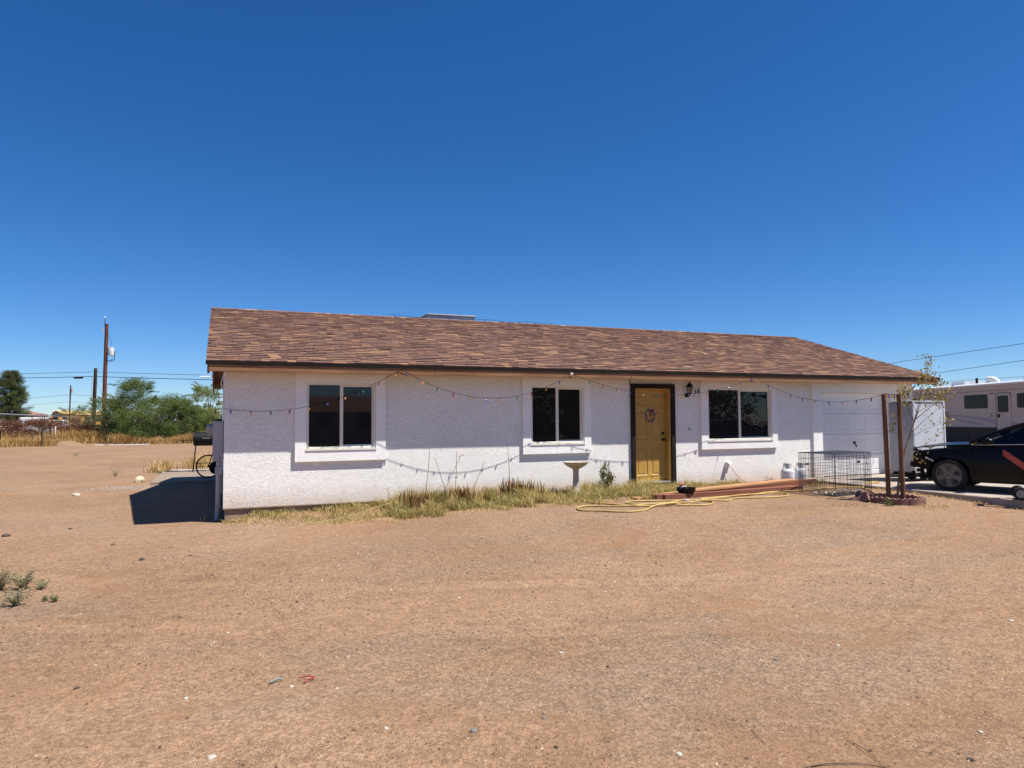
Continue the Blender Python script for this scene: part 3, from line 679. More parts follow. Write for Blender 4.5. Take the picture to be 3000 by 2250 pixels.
# straggling straw at the edge and along the driveway kerb
n=1500; x=r.uniform(.05,8.6,n); y=np.interp(x,fx,fy)+r.normal(-.08,.12,n); xy=np.stack([x,np.minimum(y,-.1)],-1)
y2=r.uniform(-10,-2.4,900); x2=12.95+r.normal(-.06,.05,900); xy=np.concatenate([xy,np.stack([x2,y2],-1)])
tag(blades('straw',xy,r.uniform(.02,.07,len(xy)),.010,STRAW,2.5,3),'loose dry straw scattered along the grass and driveway edge','straw',kind='stuff')

# spiky brown clumps, each its own plant
SPIKE=Mrand('dry_iris_blade',[(0,(.13,.055,.022)),(.5,(.24,.115,.045)),(.8,(.36,.22,.08)),(1,(.16,.16,.05))],.8,trans=.1)
def spikes(cx,cy,rx,ry,n,h,label,seed):
    q=np.random.default_rng(seed); p=np.stack([q.normal(0,rx,n),q.normal(0,ry,n)],-1); z0=gz1(cx,cy)
    o=blades('spiky_plant',p,q.uniform(.55,1.1,n)*h,.03,SPIKE,.35,seed,lambda a,b:np.zeros(len(a)))
    o.location=(cx,cy,z0); return tag(o,label,'plant','brown spiky plants by the wall')
spikes(3.22,-.62,.13,.10,70,.42,'brown spiky clump at the left end of the grass strip',21)
spikes(3.62,-.55,.14,.10,50,.34,'low brown spiky clump second from the left in the grass',22)
spikes(4.22,-.55,.16,.10,80,.40,'brown spiky clump under the crossing dry stalks',23)
spikes(4.70,-.55,.04,.05,16,.26,'smallest brown spiky tuft midway between the two windows',24)
spikes(5.16,-.42,.09,.08,60,.44,'tall brown spiky clump at the foot of the upright stalk',25)
spikes(5.52,-.42,.13,.10,90,.40,'brown spiky clump just left of the bird bath',26)
STK=M('dry_stalk',(.24,.14,.07),.8)
for i,(a,c_,lb) in enumerate([((3.60,1.0),(3.46,.2),'leaning dry stalk farthest left against the white wall'),((3.69,.80),(3.96,.2),'short dry stalk slanting left across its neighbours'),((4.13,.93),(4.05,.1),'upright dry stalk with a knot halfway'),((4.21,.84),(3.70,.15),'long dry stalk slanting right with a forked tip'),((4.70,.71),(4.28,.12),'dry stalk slanting steeply right, alone on bare wall'),((5.18,1.05),(5.20,.2),'straight thin stalk rising from the tall spiky clump')]):
    b=MB(); p0=Vector((c_[0],-.52,gz1(c_[0],-.52)+.0)); p1_=Vector((a[0],-.46,a[1])); mid=p0.lerp(p1_,.5)+Vector((.015,0,.0))
    b.tube([p0,mid,p1_],[.0075,.006,.004],5)
    if i==2: b.tube([mid-Vector((.03,0,0)),mid+Vector((.03,0,.005))],.012,5)
    if i==3: b.tube([p1_-Vector((.03,0,.03)),p1_+Vector((.06,0,.01))],.006,5)
    tag(b.build('dry_stalk',STK),lb,'stalk','dry stalks by the wall')

# bird bath
bx,by=6.645,-.55; zb=gz1(bx,by)
t=thing('bird_bath','pale stone bird bath with fluted bowl below the middle window','bird bath',(bx,by,zb))
STONE=M('cast_stone',(.36,.31,.26),.9,scale=9,col2=(.48,.43,.37),bump=.003,bscale=50)
def flute(prof,c,n,amp,k):
    b=MB(); vs=[];fs=[];m=len(prof)
    for i,(rr_,hh,am) in enumerate(prof):
        for j in range(n):
            a=2*PI*j/n; q=rr_*(1+am*amp*math.cos(k*a)); vs.append((c[0]+q*math.cos(a),c[1]+q*math.sin(a),c[2]+hh))
    for i in range(m-1):
        for j in range(n): kk=(j+1)%n; fs.append((i*n+j,i*n+kk,(i+1)*n+kk,(i+1)*n+j))
    fs.append(tuple(range(n))[::-1]); fs.append(tuple((m-1)*n+j for j in range(n))); return b.add(vs,fs)
flute([(.05,.53,0),(.12,.545,.3),(.20,.60,1),(.26,.655,1),(.272,.668,1),(.262,.672,.8),(.22,.64,.5),(.12,.595,0)],(bx,by,zb),112,.022,28).build('bowl',STONE,t,smooth=50)
b=MB(); b.lathe([(.12,-.02),(.12,.03),(.095,.06),(.075,.12),(.062,.30),(.058,.48),(.07,.52),(.085,.535),(.05,.54)],(bx,by,zb),20); b.build('pedestal',STONE,t,smooth=40)

# leafy shrub beside the door
def leafcloud(name,cl,mat,leaf,seed,aspect=.45,droop=0,parent=None,outer=.6):
    """cl: list of (centre, radius(3), count): small bent leaf quads"""
    q=np.random.default_rng(seed); Ps=[];
    for c,rad,n in cl:
        d=q.normal(size=(n,3)); d/=np.linalg.norm(d,axis=1)[:,None]; rr_=q.uniform(0,1,n)**outer
        Ps.append(np.array(c)+d*rr_[:,None]*np.array(rad))
    P=np.concatenate(Ps); n=len(P)
    u=q.normal(size=(n,3)); u[:,2]-=droop; u/=np.linalg.norm(u,axis=1)[:,None]
    w_=np.cross(u,q.normal(size=(n,3))); w_/=np.linalg.norm(w_,axis=1)[:,None]
    L_=leaf*q.uniform(.6,1.3,n)[:,None]; Wd=L_*aspect
    V=np.stack([P-u*L_/2,P+w_*Wd/2,P+u*L_/2,P-w_*Wd/2],1).reshape(-1,3)
    F_=np.arange(n*4).reshape(n,4)
    return npmesh(name,V,F_,mat,parent)
t=thing('leafy_shrub','small green and rust leafy shrub left of the yellow door','shrub',(7.5,-.3,-.03))
LSH=Mrand('shrub_leaf',[(0,(.06,.12,.02)),(.45,(.13,.20,.03)),(.7,(.24,.26,.06)),(.8,(.22,.06,.035)),(1,(.33,.13,.06))],.6,trans=.3)
o=leafcloud('foliage',[((0,0,.2),(.18,.12,.2),380),((-.05,0,.40),(.12,.09,.14),220),((.1,0,.3),(.12,.1,.14),200),((-.03,0,.56),(.06,.05,.10),50)],LSH,.05,31); o.parent=t
b=MB()
for i in range(9):
    a=random.uniform(0,6.28); b.tube([(7.5,-.3,-.03),(7.5+.06*math.cos(a),-.3+.05*math.sin(a),.25),(7.48+.13*math.cos(a),-.3+.09*math.sin(a),.3+random.uniform(.1,.36))],[.008,.006,.003],5)
b.build('stems',STK,t)
t=thing('rust_weed','low rust coloured dry weed at the wall left of the gas bottles','weed',(12.0,-.2,-.03))
o=leafcloud('foliage',[((0,0,.08),(.18,.08,.10),160)],Mrand('rust_leaf',[(0,(.25,.10,.06)),(1,(.45,.27,.2))],.8),.03,33); o.parent=t
t=thing('rust_weed','yellow green weed clump growing inside and behind the wire crate','weed',(12.6,-1.0,-.03))
o=leafcloud('foliage',[((0,0,.06),(.35,.25,.09),260),((-.5,-.4,.05),(.3,.2,.07),160)],Mrand('cage_leaf',[(0,(.12,.15,.03)),(.6,(.36,.28,.08)),(1,(.45,.30,.14))],.8),.045,34); o.parent=t

# lumber
REDW=M('redwood_board',(.15,.048,.028),.8,scale=3,col2=(.24,.09,.052),stretch=(.5,7,7),bump=.002); TANW=M('tan_board',(.34,.165,.07),.8,scale=3,col2=(.46,.25,.115),stretch=(.5,7,7),bump=.002)
def board(p,q,wd,th,mat,label,side=1):
    p=Vector(p); q=Vector(q); L_=(q-p).length; d=(q-p)/L_
    b=MB(); b.bbox((0,0,0),(L_,wd,th),.004); o=b.build('lumber_board',mat)
    o.location=p; o.rotation_euler=(0,-math.asin(d.z),math.atan2(d.y,d.x)); return tag(o,label,'board','boards stacked by the front door')
board((7.73,-2.10,-.02),(11.38,-1.86,-.02),.09,.092,REDW,'front red board lying on edge beside the yellow hose')
board((7.62,-1.98,-.02),(11.33,-1.74,-.02),.20,.086,REDW,'wide red board lying flat right behind the front one')
board((7.24,-1.86,-.02),(9.6,-1.66,-.02),.17,.040,TANW,'tan board poking out farthest left of the stack')
board((7.95,-1.42,-.02),(10.2,-1.25,-.02),.14,.040,TANW,'tan board lying in the grass at the back of the stack')
board((9.0,-1.53,-.02),(12.6,-1.05,-.02),.09,.13,REDW,'red board at the back reaching behind the wire crate')
board((8.35,-1.92,.068),(11.5,-1.58,.145),.24,.040,TANW,'top tan board tilted up towards the gas bottles')

# black pan on the boards
t=thing('black_pan','round black pan holding a small red and grey tool on the boards','pan',(8.33,-1.93,.07))
b=MB(); b.lathe([(.13,0),(.175,.03),(.185,.085),(.19,.095),(.178,.095),(.165,.04),(.12,.015),(0,.012)],(8.33,-1.93,.076),24); b.build('bowl',BLACK,t,smooth=50)
b=MB(); b.bbox((8.18,-1.98,.10),(8.30,-1.88,.20),.02); b.build('tool_body',BLACK,t)
b=MB(); b.tube([(8.17,-1.97,.16),(8.20,-2.0,.205),(8.28,-1.99,.20),(8.31,-1.97,.14)],.012,8); b.build('grey_strap',M('tool_grey',(.5,.5,.52),.5),t,smooth=True)
b=MB(); b.bbox((8.21,-1.95,.20),(8.28,-1.90,.255),.015); b.build('red_grip',M('tool_red',(.42,.05,.05),.5),t)

# garden hose
HOSE=M('yellow_hose',(.38,.26,.08),.55,scale=5,col2=(.52,.36,.12))
def smooth_path(p,n=6):
    p=[Vector(q) for q in p]; out=[]
    for i in range(len(p)-1):
        a,b_,c,d=p[max(i-1,0)],p[i],p[i+1],p[min(i+2,len(p)-1)]
        for k in range(n):
            t=k/n; out.append(.5*((2*b_)+(c-a)*t+(2*a-5*b_+4*c-d)*t*t+(3*b_-a-3*c+d)*t**3))
    out.append(p[-1]); return out
hp=[(6.35,-1.27),(6.24,-1.81),(6.35,-2.09),(6.52,-2.41),(6.69,-2.67),(7.05,-2.80),(7.4,-2.78),(7.8,-2.66),(8.0,-2.51),(7.64,-2.3),(7.31,-2.21),(6.94,-2.13),(6.75,-2.32),(6.95,-2.55),(7.3,-2.85),(7.57,-2.95),(7.84,-3.05),(8.08,-3.0),(8.28,-2.8),(8.22,-2.62),(7.9,-2.5),(7.5,-2.55),(7.0,-2.72),(6.46,-2.59),(6.04,-2.3),(5.83,-2.27),(5.7,-2.39),(5.64,-2.62),(5.86,-2.83),(6.14,-3.11),(6.36,-3.19),(6.64,-3.12),(6.97,-2.9),(7.4,-2.9),(7.8,-2.8),(8.2,-2.75),(8.66,-2.74),(8.95,-2.55),(9.2,-2.52),(9.54,-2.61),(9.91,-2.67),(10.21,-2.6),(10.37,-2.47),(10.43,-2.28),(10.12,-2.13),(9.67,-2.17),(9.26,-2.22),(8.82,-2.24),(8.53,-2.27),(8.23,-2.48),(8.5,-2.42),(9.3,-2.30),(9.9,-2.12),(10.28,-1.96),(10.79,-1.97),(11.39,-1.97),(11.9,-1.9),(12.5,-1.9),(13.0,-1.95),(13.39,-1.75),(13.77,-1.68),(13.6,-1.86),(13.1,-2.0),(12.72,-2.2),(12.6,-2.35),(12.49,-2.57),(12.09,-3.08),(11.96,-3.36)]
lift=[.0]*len(hp); P3=[]
for i,(x,y) in enumerate(hp):
    near_=sum(1 for j,(a,c) in enumerate(hp[:i]) if abs(i-j)>2 and math.hypot(a-x,c-y)<.16)
    zz=max(gz1(x,y),.035 if x>13.0 else -9)+.016+.022*min(near_,2); P3.append((x,y,zz))
b=MB(); b.tube(smooth_path(P3,7),.0145,8); tag(b.build('garden_hose',HOSE,smooth=True),'yellow garden hose tangled on the dirt in front of the boards','hose')
b=MB(); b.tube(smooth_path([(1.3,-.95,gz1(1.3,-.95)+.02),(2.0,-.8,gz1(2,-.8)+.05),(2.7,-.55,-.02),(3.2,-.3,.03)],5),.006,6); tag(b.build('old_hose',M('faded_hose',(.36,.28,.12),.7)),'faded thin hose end in the grass near the left window','hose')
b=MB(); q=np.random.default_rng(4); b.lathe([(0,-.02),(.05,-.01),(.075,.012),(.05,.035),(0,.04)],(7.82,-2.62,.0),9); tag(b.build('rag',M('mauve_rag',(.34,.25,.25),.9,bump=.02,bscale=12),smooth=True),'crumpled mauve rag lying on the hose coils','rag')

# gas bottles
TANK=M('tank_white',(.60,.61,.62),.4,var=.08,scale=3)
def tank(x,y,label,dec):
    z=gz1(x,y)+.0; t=thing('gas_bottle',label,'gas bottle',(x,y,z),0,'gas bottles by the garage')
    b=MB(); b.lathe([(.10,0),(.105,.03),(.13,.035),(.155,.08),(.158,.11),(.158,.27),(.15,.30),(.12,.335),(.06,.355),(0,.36)],(x,y,z),28); b.build('tank',TANK,t,smooth=45)
    b=MB(); n=26
    for k in range(n):
        a0=.9+4.6*k/n; a1=.9+4.6*(k+1)/n
        for rr_,(h0,h1) in ((.098,(.335,.47)),):
            p=lambda a,rq,hh:(x+rq*math.cos(a),y+rq*math.sin(a),z+hh)
            hh0=h0 if k%9 not in(3,4) else .40
            b.hexa([p(a0,.098,hh0),p(a1,.098,hh0),p(a1,.094,hh0),p(a0,.094,hh0),p(a0,.098,h1),p(a1,.098,h1),p(a1,.094,h1),p(a0,.094,h1)])
    b.build('collar',TANK,t)
    b=MB(); b.tube([(x,y,z+.35),(x,y,z+.41)],.02,10); b.tube([(x-.05,y,z+.395),(x+.03,y,z+.395)],.014,8); b.lathe([(0,0),(.028,0),(.028,.02),(0,.02)],(x,y,z+.41),10); b.build('valve',BLACK,t)
    if dec:
        b=MB(); n=14
        for k in range(n):
            a0=-2.75+2.3*k/n; a1=-2.75+2.3*(k+1)/n; p=lambda a,hh:(x+.1592*math.cos(a),y+.1592*math.sin(a),z+hh)
            b.cur=0 if k<10 else 1
            b.add([p(a0,.15),p(a1,.15),p(a1,.215),p(a0,.215)],[(0,1,2,3)])
        b.build('label_band',[M('band_white',(.8,.8,.78),.5),M('band_blue',(.03,.17,.42),.5)],t)
tank(12.28,-.50,'gas bottle with white and blue label, nearest the wall vine',True)
tank(12.66,-.52,'plain gas bottle half hidden behind the wire crate',False)

# wire crate
CW=M('crate_wire',(.03,.035,.04),.4,metal=.4,spec=.5)
cx0,cy0=11.06,-3.0; t=thing('wire_crate','large black folding wire dog crate standing on the dirt','dog crate',(cx0,cy0,-.04),math.radians(9))
Lc,Wc,Hc=1.22,.80,.83
def grid_panel(name,o,u,vv,U_,V_,nu,nv,fr=.006,wr=.0032):
    b=MB(); o=Vector(o);u=Vector(u);vv=Vector(vv); n=u.cross(vv)
    for i in range(nu+1):
        p=o+u*(U_*i/nu); r_=fr if i in(0,nu) else wr; b.tube([p,p+vv*V_],r_,4)
    for j in range(nv+1):
        p=o+vv*(V_*j/nv); r_=fr if j in(0,nv) else wr; b.tube([p,p+u*U_],r_,4)
    return b.build(name,CW,t,world=False)
grid_panel('front_panel',(0,0,.01),(1,0,0),(0,0,1),Lc,Hc,32,7)
grid_panel('back_panel',(0,Wc,.01),(1,0,0),(0,0,1),Lc,Hc,32,7)
grid_panel('end_panel',(0,0,.01),(0,1,0),(0,0,1),Wc,Hc,21,7)
grid_panel('end_panel',(Lc,0,.01),(0,1,0),(0,0,1),Wc,Hc,21,7)
grid_panel('top_panel',(0,0,Hc+.012),(1,0,0),(0,1,0),Lc,Wc,8,21)
grid_panel('floor_panel',(0,0,.015),(1,0,0),(0,1,0),Lc,Wc,14,14)
b=MB(); b.add([(0,0,0)],[]); d0,d1=.40,1.0
b=MB()
for (p,q_) in (((d0,-.012,.12),(d1,-.012,.12)),((d0,-.012,.78),(d1,-.012,.78)),((d0,-.012,.12),(d0,-.012,.78)),((d1,-.012,.12),(d1,-.012,.78))): b.tube([p,q_],.0045,5)
b.build('crate_door',CW,t,world=False)
for zz in (.28,.62):
    b=MB(); b.tube([(d1-.1,-.02,zz),(d1+.06,-.02,zz),(d1+.06,-.02,zz+.03)],.005,5); b.build('latch',CW,t,world=False)
b=MB(); b.bbox((.72,-.016,.64),(.83,-.010,.69),.002); b.build('tag_plate',M('tag_dark',(.05,.05,.05),.5),t,world=False)
b=MB(); b.bbox((.08,.70,.58),(.20,.706,.63),.002); b.build('tag_plate',M('tag_brown',(.22,.14,.10),.6),t,world=False)
q=np.random.default_rng(9)
b=MB()
for i in range(140):
    x,y=q.uniform(.1,1.2),q.uniform(.05,.75); s_=q.uniform(.008,.03); a=q.uniform(0,6.28)
    b.tube([(x,y,.02),(x+s_*2*math.cos(a),y+s_*2*math.sin(a),.02+q.uniform(0,.04))],s_*.4,4)
o=b.build('bedding_litter',Mrand('litter',[(0,(.08,.06,.05)),(.5,(.4,.32,.25)),(1,(.75,.7,.65))],.9),t,world=False); o['kind']='stuff'

# tree ring of scalloped concrete edging
rc=(11.62,-3.86); EDG=M('edging_block',(.17,.085,.07),.95,scale=6,col2=(.25,.14,.115),bump=.004,bscale=60)
t=thing('edging_ring','ring of brown scalloped concrete edging around the young tree','garden edging',(rc[0],rc[1],gz1(*rc)-.02))
def scallop(h0,bow):
    b=MB(); n=16; vs=[]; L_=.30; th=.055; bo=[]
    for i in range(n+1):
        x=-L_/2+L_*i/n; y=-bow*(1-(2*x/L_)**2); z=h0-.03+.03*abs(math.sin(PI*3*i/n)); bo.append((x,y,z))
    for x,y,z in bo: vs+= [(x,y,-.06),(x,y,z),(x,y+th,z),(x,y+th,-.06)]
    fs=[]
    for i in range(n):
        k=i*4; fs+=[(k,k+4,k+5,k+1),(k+1,k+5,k+6,k+2),(k+2,k+6,k+7,k+3)]
    fs+=[(0,1,2,3),(n*4+3,n*4+2,n*4+1,n*4)]; return b.add(vs,fs)
me=None
for k in range(10):
    a=2*PI*k/10+.2; Rr=.48
    o=scallop(.13,.035).build('edging_block',EDG,t,world=False) if me is None else bpy.data.objects.new('edging_block',me)
    if me is None: me=o.data
    else: COL.objects.link(o); o.parent=t
    o.location=(Rr*math.cos(a),Rr*math.sin(a),random.uniform(-.015,.01)); o.rotation_euler=(random.uniform(-.08,.08),random.uniform(-.05,.05),a+PI/2+random.uniform(-.06,.06))
for k,(dx,dy,dz,rz,ry) in enumerate(((-.60,.20,.02,1.9,.5),(-.42,.34,.03,2.2,-.4))):
    o=bpy.data.objects.new('edging_block',me); COL.objects.link(o); o.location=(rc[0]+dx,rc[1]+dy,gz1(rc[0]+dx,rc[1]+dy)+.01); o.rotation_euler=(.5,ry,rz)
    tag(o,['loose scalloped block leaning on the left of the tree ring','loose scalloped block tipped behind the left of the tree ring'][k],'edging block')
STAKE=M('stake_wood',(.105,.045,.022),.85,scale=4,col2=(.175,.082,.044),stretch=(8,8,.6),bump=.003)
for (x,y,top,lb,lean) in ((11.52,-3.80,1.95,'left round wooden stake beside the young tree',(.05,.0)),(11.66,-3.99,1.94,'right round wooden stake touching the young tree',(.035,-.01))):
    z=gz1(x,y)-.1; b=MB(); b.tube([(0,0,0),(-lean[0]*.4,0,1.0),(-lean[0],lean[1],top-z)],[.042,.041,.040],14); o=b.build('tree_stake',STAKE,smooth=40); o.location=(x+.02,y,z); tag(o,lb,'stake','stakes of the young tree')
# young tree
tx,ty=11.60,-3.92; tz=gz1(tx,ty)
def T(px,z,dy=0): # offsets measured across the view; spread them over a plane square to it
    s_=(px-11.729); return Vector((tx+s_*.82,ty-s_*.0+dy-s_*.22,z-.0))
t=thing('young_tree','thin staked young tree with sparse yellow-green leaves','tree',(tx,ty,tz))
BARK=M('sapling_bark',(.13,.085,.065),.8,scale=20,col2=(.24,.17,.13))
tr=[Vector((tx,ty,tz-.05)),T(11.80,.40),T(11.90,.75),T(12.05,1.08),T(12.2,1.4),T(12.29,1.57)]
b=MB(); b.tube(smooth_path(tr,4),[.022-.012*i/20 for i in range(21)],8)
brs=[]
def br(p,q_,dy,r0,k=5):
    p=Vector(p);q_=Vector(q_)+Vector((0,dy,0)); m=p.lerp(q_,.5)+Vector((random.uniform(-.04,.04),random.uniform(-.05,.05),.03)); pts=smooth_path([p,m,q_],3); n=len(pts)
    b.tube(pts,[r0*(1-.75*i/(n-1)) for i in range(n)],5); brs.append(pts); return pts
main=br(T(12.2,1.4),T(12.50,2.30),0,.010); br(T(12.50,2.30),T(12.58,2.63),0,.005); 
br(T(12.29,1.57),T(12.77,2.08),.15,.009); br(T(12.24,1.47),T(12.95,2.0),-.1,.008); br(T(12.1,1.2),T(12.95,1.72),.05,.008); br(T(12.05,1.1),T(12.75,1.42),-.2,.006)
br(T(12.75,1.42),T(13.05,1.40),0,.004); br(T(12.29,1.6),T(12.2,2.1),.2,.006); br(T(12.2,1.45),T(11.8,2.02),-.05,.007); br(T(11.8,2.0),T(12.05,1.86),0,.003); br(T(11.9,.75),T(12.22,.82),.1,.006); br(T(12.22,.82),T(12.72,1.15),-.05,.005)
br(T(12.05,1.08),T(11.80,1.3),.2,.005); br(T(12.4,2.0),T(12.3,2.35),-.1,.005); br(T(12.45,2.15),T(12.8,2.35),.05,.005); br(T(12.6,1.9),T(12.95,2.2),.0,.005); br(T(12.3,1.6),T(12.5,1.75),-.25,.005); br(T(12.7,1.9),T(13.0,1.9),.1,.004); br(T(12.1,1.2),T(12.0,1.6),.25,.004); br(T(12.2,.82),T(12.35,.70),0,.003)
b.build('trunk',BARK,t,smooth=True)
LF=Mrand('sapling_leaf',[(0,(.14,.15,.03)),(.4,(.29,.24,.05)),(.75,(.45,.34,.08)),(.92,(.34,.17,.06)),(1,(.55,.48,.24))],.6,trans=.3)
q=np.random.default_rng(12); Vv=[];Ff=[]
for pts in brs:
    for k in range(3,len(pts)):
        for _ in range(int(q.integers(9,16) if pts[k].z>1.75 else q.integers(3,8))):
            c=pts[k]+Vector(q.normal(0,.055,3)); u=Vector(q.normal(0,1,3)); u.z-=.7; u.normalize(); w_=u.cross(Vector(q.normal(0,1,3))).normalized(); l=q.uniform(.035,.075)
            nn_=u.cross(w_)*l*.18
            n0=len(Vv); Vv+=[c,c+u*l*.5+w_*l*.26+nn_,c+u*l,c+u*l*.5-w_*l*.26+nn_]; Ff+=[(n0,n0+1,n0+2),(n0,n0+2,n0+3)]
Vv=[v_-worg(t) for v_ in Vv]
npmesh('crown',np.array(Vv),np.array(Ff),LF,t)
t=thing('ring_weed','small green weed against the left side of the tree ring','weed',(11.05,-4.2,gz1(11.05,-4.2)))
o=leafcloud('foliage',[((0,0,.06),(.13,.1,.09),140)],Mrand('ringweed',[(0,(.06,.09,.025)),(1,(.25,.22,.09))],.8),.04,41); o.parent=t
q=np.random.default_rng(42); xy=np.stack([11.75+q.normal(0,.28,160),-4.5+q.normal(0,.12,160)],-1)
tag(blades('straw',xy,q.uniform(.02,.09,160),.008,STRAW,3,43),'dry straw on the dirt in front of the tree ring','straw',kind='stuff')
q=np.random.default_rng(45); xy=np.stack([10.6+q.normal(0,.4,120),-4.0+q.normal(0,.15,120)],-1)
tag(blades('straw',xy,q.uniform(.02,.06,120),.008,STK,3,44),'dead twigs and straw left of the tree ring','straw',kind='stuff')

# ---------------------------------------------------------------- stones, weeds and litter on the dirt
def stone(x,y,s,col,label,sq=(1,.8,.75),name='stone',seed=0,grp='loose stones on the dirt'):
    q=np.random.default_rng(seed+int(abs(x*97+y*31)*10)); b=MB(); n=10; prof=[(0,-.4),(.6,-.38),(.95,-.1),(.9,.25),(.55,.55),(0,.62)]
    b.lathe(prof,(0,0,0),n)
    b.v=[(v_[0]*sq[0]*s*q.uniform(.82,1.15),v_[1]*sq[1]*s*q.uniform(.82,1.15),v_[2]*sq[2]*s*q.uniform(.85,1.15)) for v_ in b.v]
    o=b.build(name,M('stone_%d'%len(bpy.data.materials),col,.9,var=.25,scale=25,bump=.003,bscale=60),smooth=50); o.location=(x,y,gz1(x,y)+.12*s*sq[2]); o.rotation_euler=(0,0,q.uniform(0,6.28)); return tag(o,label,'stone',grp)
WS=(.74,.66,.55); DS=(.09,.065,.055); GS=(.27,.255,.235); BS=(.22,.11,.07)
for x,y,s,c_,lb in [(-.08,-9.22,.045,WS,'flat white stone nearest the bottom left of the view'),(-.92,-7.81,.035,DS,'dark stone alone on the dirt at lower left'),(.02,-6.91,.03,WS,'small pale stone on open dirt left of centre'),(.40,-8.35,.03,WS,'pale pebble just left of the red scrap'),(-.24,-8.28,.028,WS,'pale pebble paired above the brown stone'),(-.22,-8.62,.028,BS,'brown stone touching a pale pebble at lower left'),
    (1.29,-9.46,.04,GS,'flat grey-green stone at bottom centre'),(.84,-9.23,.025,WS,'small white stone at bottom centre left'),(2.34,-8.47,.032,WS,'pale stone right of centre with a long shadow'),(2.51,-8.87,.024,DS,'small dark stone right of the bottom centre'),(2.52,-8.17,.03,GS,'grey stone farther back right of centre'),(2.19,-10.15,.035,WS,'pale cracked stone at the bottom edge, right of centre'),(1.63,-9.83,.026,DS,'dark stone near the bottom edge at centre'),(1.73,-9.46,.028,GS,'slate stone right of the flat grey-green one'),
    (4.37,-9.18,.035,WS,'pale stone with dark underside at lower right'),(2.87,-9.97,.024,GS,'blue-grey stone at lower right of centre'),(3.88,-10.61,.025,WS,'white stone near the right bottom corner'),(3.52,-10.8,.035,DS,'dark lump near the right bottom corner'),(3.40,-10.58,.018,(.6,.45,.36),'pinkish pebble near the dry stick'),(3.7,-9.24,.035,GS,'flat grey stone in the gravel at lower right'),(6.25,-9.29,.04,WS,'white stone at the far right of the dirt yard'),
    (-.97,-3.1,.06,DS,'dark clod in front of the house corner shadow'),(-3.12,-.11,.09,DS,'dark clod at the far left of the yard'),(-1.46,-1.7,.05,BS,'brown clod between the weeds and the house shadow'),(-2.33,.3,.05,DS,'dark clod left of the house shadow'),(-3.27,6.55,.12,WS,'flat pale stone in the left yard')]:
    stone(x,y,s*(.62 if y<-5 else .8),tuple(k*.62 for k in c_),lb)
o=stone(-2.25,10.2,.22,(.50,.41,.28),'big cream rock beside the patio slab',(1.1,.7,1.0),'rock'); o['category']='rock'
b=MB(); b.tube(smooth_path([(.46,-8.25,-.235),(.52,-8.26,-.225),(.555,-8.28,-.235),(.51,-8.31,-.23),(.48,-8.34,-.238)],4),.0045,5); tag(b.build('red_scrap',M('scrap_red',(.30,.02,.025),.6)),'twisted scrap of red ribbon on the dirt','scrap')
b=MB(); b.tube(smooth_path([(.27,-8.24,-.24),(.31,-8.22,-.232),(.35,-8.21,-.24)],4),[.007]*9,5); tag(b.build('grey_scrap',M('scrap_grey',(.25,.27,.24),.8)),'grey-green scrap left of the red ribbon','scrap')
TW=M('twig_wood',(.16,.10,.07),.9); TWL=M('pale_twig',(.42,.31,.2),.9)
def twig(p,lb,m=TW,r=.0025,cat_='twig'):
    b=MB(); pts=[(x,y,gz1(x,y)+z*.35+.002) for x,y,z in p]; b.tube(smooth_path(pts,4),[r*(1-.5*i/(4*(len(p)-1))) for i in range(4*(len(p)-1)+1)],5); return tag(b.build('twig',m),lb,cat_,'twigs on the dirt')
twig([(2.66,-10.52,.005),(2.76,-10.53,.02),(2.86,-10.56,.025),(2.99,-10.62,.015),(3.06,-10.68,.0)],'thick bent dry stick at the bottom edge of the view',TW,.0045,'stick')
twig([(3.13,-10.38,.01),(3.11,-10.5,.03),(3.05,-10.68,.01)],'thin dark twig beside the bent stick')
twig([(2.74,-10.07,.005),(2.71,-10.16,.02),(2.69,-10.23,.005)],'short dark twig left of the bent stick')
twig([(3.34,-9.93,.02),(3.37,-9.97,.005),(3.42,-9.96,.015)],'short pale twig at lower right',TWL)
twig([(-1.22,-5.1,.01),(-1.1,-5.0,.03),(-1.02,-4.85,.01)],'curved twig right of the green weeds')
twig([(-1.42,-4.85,.01),(-1.38,-5.0,.02),(-1.34,-5.08,.005)],'short straight twig among the left weeds',TWL)
# desert weeds at the left edge
WD=Mrand('weed_leaf',[(0,(.10,.125,.055)),(.5,(.19,.20,.095)),(.8,(.30,.28,.15)),(1,(.42,.37,.23))],.8,trans=.15)
def weed(x,y,rx,h,n,label,seed):
    z=gz1(x,y); t=thing('desert_weed',label,'weed',(x,y,z),0,'green weeds at the left edge'); q=np.random.default_rng(seed); b=MB(); tips=[]
    for i in range(n):
        a=q.uniform(0,6.28); l=q.uniform(.3,1)*rx; hh=q.uniform(.4,1)*h; p=[Vector((0,0,0)),Vector((l*.4*math.cos(a),l*.4*math.sin(a),hh*.6)),Vector((l*math.cos(a),l*math.sin(a),hh))]; pts=smooth_path(p,3); b.tube(pts,.0025,4); tips+=pts[1:]
    b.build('stems',TWL,t,world=False)
    o=leafcloud('foliage',[(tuple(p),(.02,.02,.02),5) for p in tips],WD,.02,seed,.4); o.parent=t
weed(-1.98,-4.35,.15,.20,46,'roundest green weed at the left edge',51); weed(-1.86,-5.12,.17,.16,40,'spreading green weed lowest at the left edge',52); weed(-2.19,-4.3,.16,.24,36,'tall pale weed cut by the left edge',53); weed(-1.80,-4.42,.10,.10,14,'thin stems trailing right of the round weed',55); weed(-1.55,-5.1,.06,.06,10,'tiny weed right of the lowest weed',54); weed(-1.64,-5.03,.04,.05,8,'tiniest pale weed beside the tiny one',56); weed(-2.02,-5.4,.12,.1,18,'low weed half outside the left edge',57)
